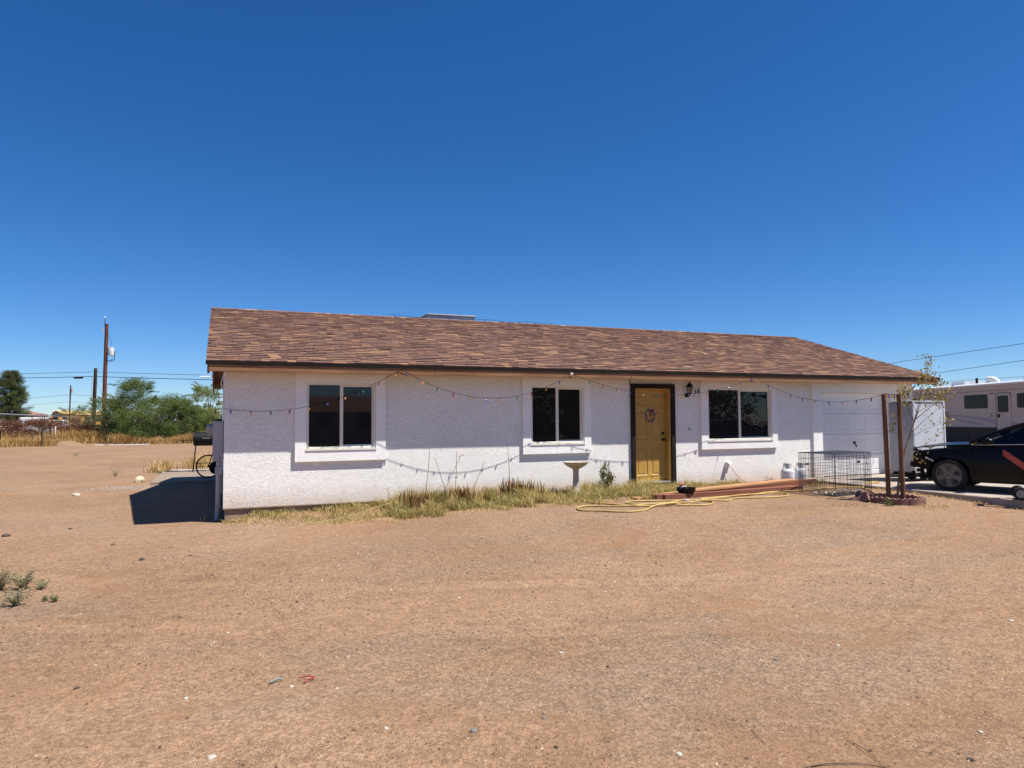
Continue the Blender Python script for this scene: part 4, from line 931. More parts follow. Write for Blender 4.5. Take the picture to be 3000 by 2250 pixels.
for i,(x,y,s_,lb) in enumerate([(-7.17,30.3,.25,'little dry weed out in the left yard'),(-3.2,12.9,.3,'straw tuft beside the far slab corner')]):
    weed(x,y,s_,s_*.9,24,lb,60+i)
q=np.random.default_rng(70); xy=np.stack([-1.22+q.normal(0,.10,120),-5.66+q.normal(0,.03,120)],-1)
tag(blades('grass',xy,q.uniform(.008,.02,120),.006,GREEN,2,71),'flat streak of tiny green sprouts at lower left','grass',kind='stuff')

# gravel lying on the dirt: real grains, densest along the wheel tracks
def vnoise(x,y,s,seed):
    q=np.random.default_rng(seed); G=q.uniform(0,1,(64,64)); x=x*s; y=y*s; i=np.floor(x).astype(int); j=np.floor(y).astype(int); f=x-i; g_=y-j; f=f*f*(3-2*f); g_=g_*g_*(3-2*g_)
    h_=lambda a,b_: G[a%64,b_%64]
    return (h_(i,j)*(1-f)+h_(i+1,j)*f)*(1-g_)+(h_(i,j+1)*(1-f)+h_(i+1,j+1)*f)*g_
q=np.random.default_rng(80); n=420000
th=.3944+q.uniform(-.72,.72,n); rr_=2.55*(12.5/2.55)**(q.uniform(0,1,n)**1.05)
x=-.06+rr_*np.sin(th)/np.cos(th-.3944)*1.0; y=-13.3+rr_*np.cos(th)/np.cos(th-.3944)
m_=.55*vnoise(x*.8+y*.3,y*1.6-x*.3,.8,1)+.3*vnoise(x,y,2.3,2)+.15*vnoise(x,y,6,3)
keep=(q.uniform(0,1,n)<np.clip((m_-.43)*5.0,.15,1))&(y<-.9)&(y<np.interp(x,fx,fy)-.05)&~((x>12.9)&(y>-15))
x=x[keep];y=y[keep];rr_=rr_[keep]; n=len(x); s_=np.minimum(.0038*np.exp(q.exponential(.27,n)),.019)*np.clip(rr_/5,.85,1.45); s_=s_*(q.uniform(0,1,n)*.5+.6)
z=gz(x,y); O=np.array([(1,0,0),(-.5,.87,0),(-.5,-.87,0),(0,0,.9)]); ang=q.uniform(0,6.28,n); ca,sa=np.cos(ang),np.sin(ang)
P=np.zeros((n,5,3)); base_=[(1,.1,-.1),(-.1,.8,-.1),(-.9,-.1,-.1),(.1,-.85,-.1),(0.05,0,.75)]
for k,(a,b_,c_) in enumerate(base_):
    jx=a*q.uniform(.7,1.3,n)*s_; jy=b_*q.uniform(.6,1.1,n)*s_; P[:,k,0]=x+ca*jx-sa*jy; P[:,k,1]=y+sa*jx+ca*jy; P[:,k,2]=z+c_*q.uniform(.5,1.1,n)*s_
ii=np.arange(n)[:,None]*5; Tt=np.concatenate([ii+np.array([[0,1,4]]),ii+np.array([[1,2,4]]),ii+np.array([[2,3,4]]),ii+np.array([[3,0,4]])],0)
o=npmesh('gravel',P.reshape(-1,3),Tt,Mrand('gravel_grains',[(0,(.06,.036,.025)),(.3,(.14,.082,.05)),(.6,(.235,.145,.088)),(.9,(.30,.21,.14)),(.99,(.36,.28,.21)),(1,(.52,.46,.39))],.9))
tag(o,'fine gravel grains strewn over the reddish dirt','gravel',kind='stuff')
q=np.random.default_rng(81); n=500; x=np.concatenate([-2.3+q.normal(0,.55,n)]); y=8.2+q.normal(0,.35,n); s_=q.uniform(.015,.04,n); z=gz(x,y); P=np.zeros((n,5,3)); ang=q.uniform(0,6.28,n); ca,sa=np.cos(ang),np.sin(ang)
for k,(a,b_,c_) in enumerate(base_):
    P[:,k,0]=x+(ca*a-sa*b_)*s_; P[:,k,1]=y+(sa*a+ca*b_)*s_; P[:,k,2]=z+c_*s_*.7
ii=np.arange(n)[:,None]*5; Tt=np.concatenate([ii+np.array([[0,1,4]]),ii+np.array([[1,2,4]]),ii+np.array([[2,3,4]]),ii+np.array([[3,0,4]])],0)
tag(npmesh('gravel',P.reshape(-1,3),Tt,Mrand('grey_gravel',[(0,(.15,.12,.1)),(1,(.30,.25,.21))],.9)),'patch of grey gravel in front of the cream rock','gravel',kind='stuff')
# ================================================================ VEHICLES AT THE RIGHT
CARP=M('black_car_paint',(.004,.004,.005),.32,var=.1,scale=3,spec=.2); GUT=M('black_plastic',(.012,.012,.013),.7,var=.4,scale=14,bump=.004)
RUB=M('tyre_rubber',(.018,.017,.016),.85,bump=.003,bscale=90); ALLOY=M('grey_alloy',(.16,.145,.135),.45,metal=.5,var=.1); CHR=M('chrome',(.55,.55,.56),.2,metal=1)
CGL=Mglass('car_glass',(.12,.14,.15))
def car(loc,rz,label,paint,damaged):
    t=thing('car',label,'car',loc,rz)
    ui=lambda u,a,c:float(np.interp(-u,[-q for q in a],c))
    SU=[.66,.5,.2,-.1,-.35,-.7,-1.3,-2.5,-3.2,-3.75,-3.86]; SZ=[.76,.79,.845,.865,.90,.925,.945,.985,1.0,.98,.88]; SW=[.70,.77,.81,.825,.83,.83,.83,.82,.80,.74,.66]
    WZ=[.15,.22,.45,.60,.75,.90,1.0]; WW=[.80,.845,.885,.89,.87,.845,.83]; R_=.375
    us=list(np.arange(.66,-3.861,-.04)); b=MB(); rows=10
    for sd in (1,-1):
        n0=len(b.v); vs=[];fs=[]
        for u in us:
            lo=.19
            for uc in (0,-2.85):
                if abs(u-uc)<R_: lo=max(lo,.315+math.sqrt(R_*R_-(u-uc)**2))
            if damaged and u>.36: lo=.40+.2*(u-.36)
            if u<-3.3: lo=max(lo,.26)
            hi=ui(u,SU,SZ); tp=ui(u,[.66,.3,-3.0,-3.86],[.86,1,1,.84])
            for k in range(rows+1):
                z=lo+(hi-lo)*k/rows; w_=float(np.interp(z,WZ,WW))*tp
                if k==rows: w_=ui(u,SU,SW)
                elif k==rows-1: w_=.5*(w_+ui(u,SU,SW)+.02)
                vs.append((u,sd*w_,z))
        m=rows+1
        for i in range(len(us)-1):
            for k in range(rows):
                q=(i*m+k,i*m+k+1,(i+1)*m+k+1,(i+1)*m+k); fs.append(q if sd>0 else q[::-1])
        b.add(vs,fs)
    # trunk deck and tail
    dk=[u for u in us if u<-3.2]; vs=[];fs=[]
    for u in dk:
        hi=ui(u,SU,SZ); w_=ui(u,SU,SW)
        for k in range(7): y=-w_+2*w_*k/6; vs.append((u,y,hi+.03*(1-(y/w_)**2)))
    for i in range(len(dk)-1):
        for k in range(6): fs.append((i*7+k,(i+1)*7+k,(i+1)*7+k+1,i*7+k+1))
    b.add(vs,fs); b.box((-3.87,-.66,.30),(-3.84,.66,.89))
    body=b.build('body',paint,t,smooth=35,world=False)
    # hood, a separate bent sheet
    vs=[];fs=[]; n1,n2=14,10
    for i in range(n1+1):
        u=.70-1.06*i/n1; zc=ui(u,[.70,.55,.17,-.31,-.36],[.83,.88,.93,.955,.96]); hw=ui(u,[.70,.4,-.36],[.62,.75,.80])
        for k in range(n2+1):
            y=-hw+2*hw*k/n2; e=abs(y/hw); dz=-.035*e*e+(.008*math.sin(9*u+5*y)*(1 if damaged and u>.2 else 0)); vs.append((u,y,zc+dz+(.012 if damaged else -.03)))
    for i in range(n1):
        for k in range(n2): a=i*(n2+1)+k; fs.append((a,a+1,a+n2+2,a+n2+1))
    n0=len(vs); vs2=[(x,y,z-.018) for x,y,z in vs]; b=MB(); b.add(vs,fs); b.add(vs2,[f[::-1] for f in fs])
    for k in range(n2): b.add([vs[k],vs[k+1],vs2[k+1],vs2[k]],[(0,1,2,3)])
    for i in range(n1):
        a=i*(n2+1); c=a+n2+1; b.add([vs[a],vs[c],vs2[c],vs2[a]],[(0,1,2,3)]); b.add([vs[a+n2],vs[c+n2],vs2[c+n2],vs2[a+n2]],[(0,1,2,3)])
    b.build('hood',paint,t,smooth=40,world=False)
    # cabin
    RZ=lambda u:ui(u,[-1.30,-1.6,-2.0,-2.5,-2.95],[1.345,1.395,1.415,1.395,1.33]); rw=lambda u:ui(u,[-1.3,-2.0,-2.95],[.565,.575,.54])
    ru=list(np.linspace(-1.30,-2.95,14)); vs=[];fs=[]
    for u in ru:
        for k in range(9): y=-rw(u)+2*rw(u)*k/8; vs.append((u,y,RZ(u)+.045*(1-(y/rw(u))**2)))
    for i in range(13):
        for k in range(8): a=i*9+k; fs.append((a,a+1,a+10,a+9))
    b=MB(); b.add(vs,fs)
    for sd in (1,-1):
        pil=[(-.36,.79,.955),(-.60,.745,1.08),(-.95,.655,1.235),(-1.30,.575,1.352)]+[(u,rw(u)+.004,RZ(u)+.004) for u in ru[2::2]]+[(-3.2,.62,1.17),(-3.45,.68,1.02)]
        b.tube([(p[0],sd*p[1],p[2]) for p in smooth_path(pil,3)],.033,8)
        b.add([(-1.95,sd*.835,.96),(-2.05,sd*.835,.965),(-2.08,sd*.60,1.39),(-1.98,sd*.60,1.395)],[(0,1,2,3)])
        b.add([(-2.75,sd*.81,.99),(-3.45,sd*.72,1.0),(-3.1,sd*.60,1.22),(-2.9,sd*.57,1.32)],[(0,1,2,3)])
    b.build('roof',paint,t,smooth=40,world=False)
    for sd in (1,-1):
        sill=[(-.42,.80,.925)]+[(u,.826,ui(u,SU,SZ)+.008) for u in (-.7,-1.0,-1.3,-1.6,-1.95)]
        top=[(-.42,.79,.93),(-.7,.728,1.09),(-1.0,.645,1.22),(-1.3,.585,1.325),(-1.6,.592,1.37),(-1.95,.595,1.385)]
        b=MB(); vs=[(p[0],sd*p[1],p[2]) for p in sill]+[(p[0],sd*p[1],p[2]) for p in top]; b.add(vs,[(i,i+1,i+7,i+6) for i in range(5)]); b.build('side_window',CGL,t,world=False)
        b=MB(); b.add([(-2.05,sd*.825,.975),(-2.75,sd*.81,.99),(-2.9,sd*.575,1.315),(-2.08,sd*.595,1.38)],[(0,1,2,3)]); b.build('side_window',CGL,t,world=False)
        b=MB(); b.tube([(p[0],sd*(p[1]+.006),p[2]-.004) for p in sill]+[(-3.0,sd*.82,.995)],.008,5); b.build('belt_trim',M('trim_grey',(.25,.25,.26),.35,metal=.6),t,world=False)
        b=MB(); b.lathe([(0,-.11),(.05,-.10),(.085,-.03),(.085,.04),(.05,.075),(0,.085)],(-.70,sd*.95,1.0),14,'y',(.75,1.15)); b.box((-.66,min(sd*.80,sd*.9),.945),(-.60,max(sd*.80,sd*.9),.965)); b.build('mirror',paint,t,smooth=50,world=False)
        for u0 in (-.92,-2.02):
            b=MB(); b.tube([(u0-.8,sd*.895,.78),(u0-.72,sd*.915,.785),(u0-.62,sd*.915,.785),(u0-.55,sd*.892,.78)],.013,6); b.build('door_handle',paint,t,world=False)
        b=MB(); b.tube([(-.42,sd*.8845,.30),(-.44,sd*.893,.55),(-.46,sd*.878,.75),(-.5,sd*.845,.90)],.004,4); b.tube([(-1.98,sd*.8845,.30),(-2.0,sd*.893,.55),(-2.0,sd*.878,.75),(-2.0,sd*.842,.94)],.004,4); b.build('door_seam',GUT,t,world=False)
    b=MB(); b.add([(-.38,-.78,.95),(-.38,.78,.95),(-1.32,.56,1.375),(-1.32,-.56,1.375),(-.34,0,.965),(-1.30,0,1.395)],[(0,4,5,3),(4,1,2,5)]); b.build('windscreen',CGL,t,world=False)
    b=MB(); b.add([(-2.95,-.54,1.345),(-2.95,.54,1.345),(-3.45,.68,1.03),(-3.45,-.68,1.03)],[(0,1,2,3)]); b.build('rear_window',CGL,t,world=False)
    b=MB(); b.box((-3.3,-.76,.30),(-.5,.76,.80)); b.box((-1.9,-.62,.8),(-1.7,-.1,1.15)); b.box((-1.9,.1,.8),(-1.7,.62,1.15)); b.build('seats',M('seat_dark',(.03,.03,.03),.9),t,world=False)
    b=MB(); b.box((-.45,-.66,.22),(.42,.66,.62)); b.box((-3.8,-.6,.28),(-.4,.6,.34)); b.build('engine_bay' if damaged else 'underbody',GUT,t,world=False)
    for sd in (1,-1):
        for uc in (0,-2.85):
            b=MB()
            for k in range(12):
                a0=PI*(k/12)*1.1-.15; a1=PI*((k+1)/12)*1.1-.15; p=lambda a,y:(uc+.37*math.cos(a),sd*y,.315+.37*math.sin(a))
                b.add([p(a0,.87),p(a1,.87),p(a1,.6),p(a0,.6)],[(0,1,2,3)])
            b.build('wheel_liner',GUT,t,world=False)
            wy=sd*.78; b=MB(); b.lathe([(.225,-.10),(.29,-.11),(.312,-.09),(.316,-.04),(.316,.04),(.312,.09),(.29,.11),(.232,.10),(.225,.085)],(uc,wy,.316),36,'y'); wh=b.build('wheel',RUB,t,smooth=40,world=False)
            b=MB(); b.lathe([(.232,.085),(.232,.10),(.215,.10),(.205,.07),(.20,.0)],(uc,wy,.316),36,'y') if sd>0 else b.lathe([(.232,-.085),(.232,-.10),(.215,-.10),(.205,-.07),(.20,0)],(uc,wy,.316),36,'y')
            yo=wy+sd*.075
            for s_ in range(5):
                a=PI/2+2*PI*s_/5+PI; c,s2=math.cos(a),math.sin(a)
                P=lambda r_,w_,d:(uc+r_*c-w_*s2,yo+sd*d,.316+r_*s2+w_*c)
                b.hexa([P(.035,-.035,-.03),P(.205,-.058,-.03),P(.205,.058,-.03),P(.035,.035,-.03),P(.035,-.032,.012),P(.21,-.052,.018),P(.21,.052,.018),P(.035,.032,.012)])
            b.lathe([(.062,-.03*sd),(.062,.012*sd),(.03,.018*sd),(0,.018*sd)],(uc,yo,.316),20,'y'); b.build('rim',ALLOY,wh,world=False)
            b=MB(); b.lathe([(.195,-.03*sd),(.195,-.045*sd),(0,-.045*sd)],(uc,yo,.316),24,'y'); b.build('brake_disc',GUT,wh,world=False)
            b=MB()
            for s_ in range(5):
                a=2*PI*s_/5+PI/2; b.lathe([(.011,.0),(.011,sd*.03),(0,sd*.03)],(uc+.058*math.cos(a),yo+sd*.008,.316+.058*math.sin(a)),8,'y')
            b.build('lug_nuts',CHR,wh,world=False)
    if damaged:
        b=MB(); b.bbox((.66,-.60,.45),(.76,.66,.55),.015); b.bbox((.60,-.58,.46),(.68,-.48,.56),.01); b.bbox((.55,.46,.46),(.68,.58,.56),.01); b.build('bumper_beam',GUT,t,world=False)
        b=MB(); b.bbox((.50,-.62,.70),(.60,.62,.78),.01); b.bbox((.52,-.62,.22),(.58,-.54,.72),.01); b.bbox((.52,.54,.22),(.58,.62,.72),.01); b.bbox((.50,-.55,.20),(.56,.55,.27),.01); b.build('radiator_support',GUT,t,world=False)
        b=MB(); b.box((.47,-.50,.28),(.50,.50,.68)); b.build('radiator',M('radiator',(.05,.05,.05),.6,var=.4,scale=30),t,world=False)
        for k in range(9):
            q=np.random.default_rng(90+k); b=MB(); x,y,z=q.uniform(.45,.70),q.uniform(.42,.74),q.uniform(.30,.70); a=.05
            b.bbox((x-a*q.uniform(.5,1.3),y-a,z-a*q.uniform(.5,1.4)),(x+a*q.uniform(.4,1),y+a*.8,z+a*q.uniform(.4,1.2)),.012); b.build('broken_bracket',GUT,t,world=False)
        b=MB(); b.tube([(.70,.50,.62),(.66,.66,.72),(.58,.70,.80)],.022,6); b.tube([(.62,.40,.76),(.70,.55,.80),(.64,.68,.84)],.03,6); b.tube([(.58,.62,.30),(.62,.60,.24),(.52,.66,.22)],.015,6); b.tube([(.40,.70,.24),(.55,.68,.20),(.62,.5,.24)],.02,6); b.build('torn_wiring',GUT,t,world=False)
        b=MB(); b.bbox((.60,.58,.66),(.68,.72,.74),.015); b.build('broken_headlamp',M('lamp_grey',(.12,.12,.13),.3),t,world=False)
        # row of white paint-pen marks on the wing
        b=MB()
        for k in range(6):
            u=.40-.024*k; z=.655-.0125*k
            b.box((u-.017,.8885-.012*max(0,(u-.3)),z-.016),(u,.893,z+.016))
        b.build('chalk_marks',M('chalk',(.7,.7,.68),.9,scale=90,var=.4,detail=1),t,world=False)
    else:
        b=MB(); b.bbox((.60,-.72,.24),(.84,.72,.72),.08); b.build('bumper',paint,t,world=False)
        for sd in (1,-1):
            b=MB(); b.bbox((.55,sd*.66-.12,.66),(.74,sd*.66+.12,.80),.03); b.build('headlamp',CHR,t,world=False)
    return t
th=math.radians(22); left=Vector((-math.cos(th),-math.sin(th),0)); wc=Vector((13.41,-3.65,.035))-left*.885
car(tuple(wc),math.atan2(math.cos(th),-math.sin(th)),'black car with its front bumper torn off parked on the driveway',CARP,True)

# red two-wheeled dolly in front of the car
RED=M('red_steel',(.36,.045,.032),.5,scale=8,col2=(.48,.09,.065),bump=.002); t=thing('red_dolly','red steel hand dolly with small rubber wheels before the black car','dolly',(13.1,-5.3,.035))
dirr=Vector((.62,-.785,0)); base=Vector((12.92,-5.02,0)); 
def dq(a,side,z): return base+dirr*a+Vector((.785,.62,0))*side+Vector((0,0,z))
b=MB()
for sd in (0,.22):
    b.hexa([dq(.04,sd,.80),dq(.86,sd,.12),dq(.86,sd+.075,.12),dq(.04,sd+.075,.80),dq(.04,sd,.91),dq(.92,sd,.20),dq(.92,sd+.075,.20),dq(.04,sd+.075,.91)])
b.build('frame_beam',RED,t)
b=MB(); b.hexa([dq(.08,.075,.80),dq(.14,.075,.76),dq(.14,.22,.76),dq(.08,.22,.80),dq(.08,.075,.85),dq(.14,.075,.81),dq(.14,.22,.81),dq(.08,.22,.85)]); b.build('cross_bar',RED,t)
b=MB(); b.hexa([dq(.2,-.02,.13),dq(.9,-.02,.13),dq(.9,.3,.13),dq(.2,.3,.13),dq(.2,-.02,.16),dq(.9,-.02,.16),dq(.9,.3,.16),dq(.2,.3,.16)]); b.build('toe_plate',M('dark_red_steel',(.10,.03,.028),.6),t)
for sd in (-.09,.30):
    c=dq(.24,sd,.035+.115); ax=Vector((.785,.62,0)); b=MB()
    ring=lambda r_,o_: [c+ax*o_+(dirr*math.cos(2*PI*j/24)+Vector((0,0,1))*math.sin(2*PI*j/24))*r_ for j in range(24)]
    def loft(rs):
        bb=MB(); vs=[p for r_,o_ in rs for p in ring(r_,o_)]; fs=[]
        for i in range(len(rs)-1):
            for j in range(24): k=(j+1)%24; fs.append((i*24+j,i*24+k,(i+1)*24+k,(i+1)*24+j))
        fs.append(tuple(range(24))[::-1]); fs.append(tuple((len(rs)-1)*24+j for j in range(24))); return bb.add(vs,fs)
    wh=loft([(.075,-.03),(.105,-.035),(.115,-.02),(.115,.02),(.105,.035),(.075,.03)]).build('wheel',RUB,t,smooth=40)
    loft([(.01,-.045),(.02,-.045),(.025,-.034),(.07,-.032),(.07,.032),(.02,.045)]).build('hub',M('hub_grey',(.30,.29,.27),.5,metal=.4),wh,smooth=30)
b=MB(); b.tube([dq(.24,-.10,.15),dq(.24,.32,.15)],.012,8); b.build('axle',STEEL,t)

# small white box trailer beside the garage
t=thing('box_trailer','small white box trailer parked between the garage and the black car','trailer',(15.13,-1.7,.035)); WHT=M('trailer_white',(.50,.52,.55),.35,var=.05,scale=2); 
b=MB(); b.bbox((14.6279,-1.9915,.24),(15.6509,-1.3540,1.86),.015); b.build('box_body',WHT,t)
b=MB(); b.bbox((14.6000,-1.9872,.25),(14.6270,-1.3582,1.84),.008); b.build('front_panel',M('trailer_grey',(.36,.37,.40),.35,var=.1,scale=1.5,metal=.3),t)
for (x,y) in ((14.6,-2.005),(15.61,-2.005)):
    b=MB(); b.bbox((x,y,.235),(x+.055,y+.03,1.875),.006); b.build('corner_trim',M('trim_alu_%d'%int(x*10),(.7,.71,.72),.35,metal=.4),t)
b=MB(); b.bbox((14.5860,-2.0085,1.861),(15.6788,-1.3455,1.89),.006); b.build('top_rail',WHT,t)
b=MB(); b.box((14.6465,-1.9575,.14),(15.6230,-1.3880,.235)); b.build('chassis',BLACK,t)
for yy in (-1.99,-1.45):
    b=MB(); b.lathe([(0,-.06),(.10,-.06),(.17,-.055),(.18,-.03),(.18,.03),(.17,.055),(0,.06)],(15.25,yy+.04,.215),22,'y'); wh=b.build('wheel',RUB,t,smooth=40)
    b=MB(); b.lathe([(.10,-.068),(.09,-.066),(0,-.062)],(15.25,yy+.04,.215),18,'y'); b.build('rim',STEEL,wh,smooth=40)
b=MB(); b.tube([(14.6000,-1.9150,.17),(14.0885,-1.6770,.17),(14.6000,-1.4390,.17)],.03,6); b.tube([(14.1536,-1.6770,.04),(14.1536,-1.6770,.45)],.025,8); b.build('tongue',BLACK,t)
b=MB(); b.box((14.5995,-1.8810,.33),(14.5981,-1.7790,.42)); b.build('sticker',M('sticker_a',(.40,.35,.32),.6,scale=40,var=.2),t)
b=MB(); b.box((14.5995,-1.7110,.33),(14.5981,-1.6430,.45)); b.build('sticker',M('sticker_b',(.7,.7,.7),.6,scale=40,var=.3),t)
b=MB(); b.box((14.5995,-1.7875,1.30),(14.5981,-1.7535,1.52)); b.build('sticker',WHT,t)
b=MB(); b.lathe([(0,-.02),(.018,-.018),(.02,0)],(15.5951,-2.0000,.55),10,'y'); b.build('side_marker',CHR,t)

# motorhome
RA=Vector((35.96,13.89,0)); RD=Vector((-.4034,-.9150,0)); RN=Vector((.915,-.4034,0))
t=thing('motorhome','cream motorhome with dark windows and grey swoosh stripes behind the black car','motorhome',tuple(RA+RD*4+RN*1.25+Vector((0,0,-.05))))
def rp(u,d,z): return RA+RD*u+RN*d+Vector((0,0,z))
def rbox(b,u0,u1,d0,d1,z0,z1): return b.hexa([rp(u0,d0,z0),rp(u1,d0,z0),rp(u1,d1,z0),rp(u0,d1,z0),rp(u0,d0,z1),rp(u1,d0,z1),rp(u1,d1,z1),rp(u0,d1,z1)])
def rpoly(pts,d,th=.012):
    b=MB(); n=len(pts); vs=[rp(u,d,z) for u,z in pts]+[rp(u,d-th,z) for u,z in pts]; fs=[tuple(range(n)),tuple(range(n,2*n))[::-1]]
    for i in range(n): k=(i+1)%n; fs.append((i,k,k+n,i+n))
    return b.add(vs,fs)
def rrect(u0,u1,z0,z1,r):
    out=[]
    for (cu,cz,a0) in ((u1-r,z1-r,0),(u0+r,z1-r,90),(u0+r,z0+r,180),(u1-r,z0+r,270)):
        for k in range(5): a=math.radians(a0+22.5*k); out.append((cu+r*math.cos(a),cz+r*math.sin(a)))
    return out
CREAM=M('motorhome_cream',(.47,.395,.335),.45,var=.05,scale=1); RGREY=M('motorhome_swoosh',(.30,.27,.30),.4,var=.04); RSK=M('motorhome_skirt',(.06,.05,.046),.7,var=.1,spec=.1); RWIN=M('motorhome_window',(.010,.011,.012),.25,spec=.15); RWHT=M('motorhome_white',(.66,.67,.68),.35,var=.03)
b=MB(); rbox(b,-3.2,9.6,0,2.5,1.0,3.02); b.build('body',CREAM,t)
b=MB(); rbox(b,-3.2,9.5,.03,2.47,.16,.999); b.build('skirt_and_shade',RSK,t)  # real skirt above, its dark colour carried lower as shade under the body
b=MB(); 
pr=[(0.0,3.021),(.05,3.10),(.25,3.15),(2.25,3.15),(2.45,3.10),(2.5,3.021)]; vs=[rp(-3.2,d,z) for d,z in pr]+[rp(9.6,d,z) for d,z in pr]; b.add(vs,[(i,i+1,i+7,i+6) for i in range(5)]+[tuple(range(6)),tuple(range(6,12))[::-1]]); b.build('roof',RWHT,t)
b=MB(); b.tube([rp(-3.1,-.05,3.03),rp(9.4,-.05,3.03)],.055,10); b.build('awning_roll',RWHT,t,smooth=40)
b=MB(); rbox(b,-3.1,9.4,-.03,-.001,2.72,2.745); b.build('awning_rail',M('rail_brown',(.35,.24,.14),.5),t)
rpoly(rrect(3.76,5.53,1.91,2.58,.09),-.001,.015).build('side_window',RWIN,t); rpoly(rrect(7.55,9.1,1.90,2.55,.09),-.001,.015).build('side_window',RWIN,t); rpoly(rrect(-1.9,-.3,1.91,2.58,.09),-.001,.015).build('side_window',RWIN,t)
dr=rpoly(rrect(6.17,7.14,.62,2.58,.12),-.001,.02).build('entry_door',CREAM,t); rpoly(rrect(6.27,6.99,1.71,2.48,.09),-.022,.008).build('door_window',RWIN,dr); rpoly(rrect(6.22,6.40,1.46,1.64,.02),-.022,.012).build('door_latch',RWIN,dr)
b=MB(); b.tube([rp(u,-.02,z) for u,z in rrect(6.15,7.16,.60,2.60,.13)],.012,5); b.build('door_gasket',RSK,dr)
sw=lambda us,top,bot:[(u,t_) for u,t_ in zip(us,top)]+[(u,c) for u,c in list(zip(us,bot))[::-1]]
rpoly(sw([2.0,3.4,4.8,6.15],[1.62,1.60,1.52,1.40],[1.53,1.49,1.37,1.12]),-.001,.004).build('swoosh_stripe',RGREY,t)
rpoly(sw([2.0,3.0,4.2,5.4],[1.47,1.44,1.33,1.13],[1.44,1.34,1.13,1.12]),-.001,.004).build('swoosh_stripe',RGREY,t)
rpoly(sw([7.18,8.2,9.4],[1.30,1.12,1.05],[1.10,1.05,1.04]),-.001,.004).build('swoosh_stripe',RGREY,t)
b=MB(); rbox(b,-3.1,6.15,-.004,-.001,1.705,1.72); rbox(b,7.18,9.5,-.004,-.001,1.68,1.695); b.build('pin_stripe',RGREY,t)
b=MB(); rbox(b,2.0,6.1,-.03,-.001,.995,1.05); b.build('belt_moulding',RGREY,t)
b=MB(); rbox(b,2.05,2.50,-.012,-.001,1.40,1.80); v_=b.build('vent_panel',M('vent_tan',(.55,.40,.20),.5),t)
for k in range(4):
    b=MB(); rbox(b,2.08,2.46,-.02,-.0125,1.45+.09*k,1.49+.09*k); b.build('louvre',RSK,v_)
b=MB(); rbox(b,2.1,2.5,-.012,-.001,1.14,1.32); b.build('hatch',CREAM,t)
b=MB(); rbox(b,5.70,5.95,-.03,-.001,2.56,2.63); b.build('porch_lamp',M('lamp_red',(.4,.12,.07),.4),t)
b=MB(); rbox(b,5.66,5.92,-.006,-.001,1.52,1.55); rbox(b,5.76,5.81,-.006,-.001,1.58,1.66); b.build('emblem',RWIN,t)
b=MB(); rbox(b,1.55,2.7,.7,1.7,3.151,3.36); b.build('roof_hatch',RWHT,t)
b=MB(); b.tube([rp(3.75,1.2,3.15),rp(3.85,1.2,3.38),rp(4.2,1.2,3.36),rp(4.5,1.2,3.24),rp(4.6,1.2,3.15)],[.12,.15,.14,.10,.04],10); b.build('roof_vent',M('vent_cream',(.72,.70,.62),.5),t,smooth=40)
b=MB(); b.hexa([rp(6.9,.7,3.151),rp(8.3,.7,3.151),rp(8.3,1.8,3.151),rp(6.9,1.8,3.151),rp(7.05,.8,3.46),rp(8.2,.8,3.46),rp(8.2,1.7,3.46),rp(7.05,1.7,3.46)]); b.build('air_conditioner',RWHT,t)
b=MB(); b.tube([rp(2.9,1.2,3.15),rp(2.9,1.2,3.5)],.06,8); b.build('vent_pipe',BLACK,t)
for u in (-1.5,7.9):
    b=MB(); c=rp(u,.16,.44)
    vs=[];fs=[]
    for o_,r_ in ((-.12,.30),(-.14,.45),(-.11,.49),(.11,.49),(.14,.45)):
        for j in range(24): a=2*PI*j/24; vs.append(c+RN*o_+RD*(r_*math.cos(a))+Vector((0,0,r_*math.sin(a))))
    for i in range(4):
        for j in range(24): k=(j+1)%24; fs.append((i*24+j,i*24+k,(i+1)*24+k,(i+1)*24+j))
    fs.append(tuple(range(24))); b.add(vs,fs); b.build('wheel',RUB,t)
for u in (0.5,3.9,5.9):
    b=MB(); rbox(b,u,u+.015,.018,.029,.45,.98); b.build('hatch_seam',BLACK,t)
# ================================================================ BEHIND THE LEFT END OF THE HOUSE
gzz=-.17
t=thing('barrel_grill','black barrel charcoal grill on thin legs standing on the patio','grill',(-.62,13.0,gzz))
gy=12.95
b=MB(); b.lathe([(0,-.40),(.20,-.40),(.235,-.38),(.24,0),(.235,.36),(.20,.385),(0,.385)],(-.50,gy,.93),22,'x'); b.build('barrel',BLACK,t,smooth=40)
for x in (-.82,-.20):
    for s_ in (-1,1):
        b=MB(); b.tube([(x,gy+.14*s_,.76),(x-.03,gy+.16*s_,.4),(x-.08 if x<-.5 else x+.06,gy+.26*s_,gzz)],.016,8); b.build('leg',BLACK,t,smooth=True)
b=MB(); b.tube([(-.88,gy,.10),(-.16,gy,.10)],.013,8); b.tube([(-.88,gy-.2,.10),(-.88,gy+.2,.10)],.013,8); b.tube([(-.16,gy-.2,.10),(-.16,gy+.2,.10)],.013,8); b.build('lower_rack',BLACK,t)
b=MB(); b.bbox((-1.35,gy-.22,.88),(-.905,gy+.2,.90),.004); b.build('side_shelf',BLACK,t)
b=MB(); b.lathe([(.03,0),(.03,-.008),(0,-.008)],(-.42,gy-.236,1.05),12,'y'); b.build('thermometer',CHR,t)
b=MB(); b.tube([(-.62,gy-.24,.96),(-.62,gy-.28,.96),(-.38,gy-.28,.96),(-.38,gy-.24,.96)],.009,6); b.build('lid_handle',STEEL,t)
b=MB(); b.tube([(-.2,gy,1.15),(-.2,gy,1.42)],.045,10); b.build('chimney',BLACK,t)
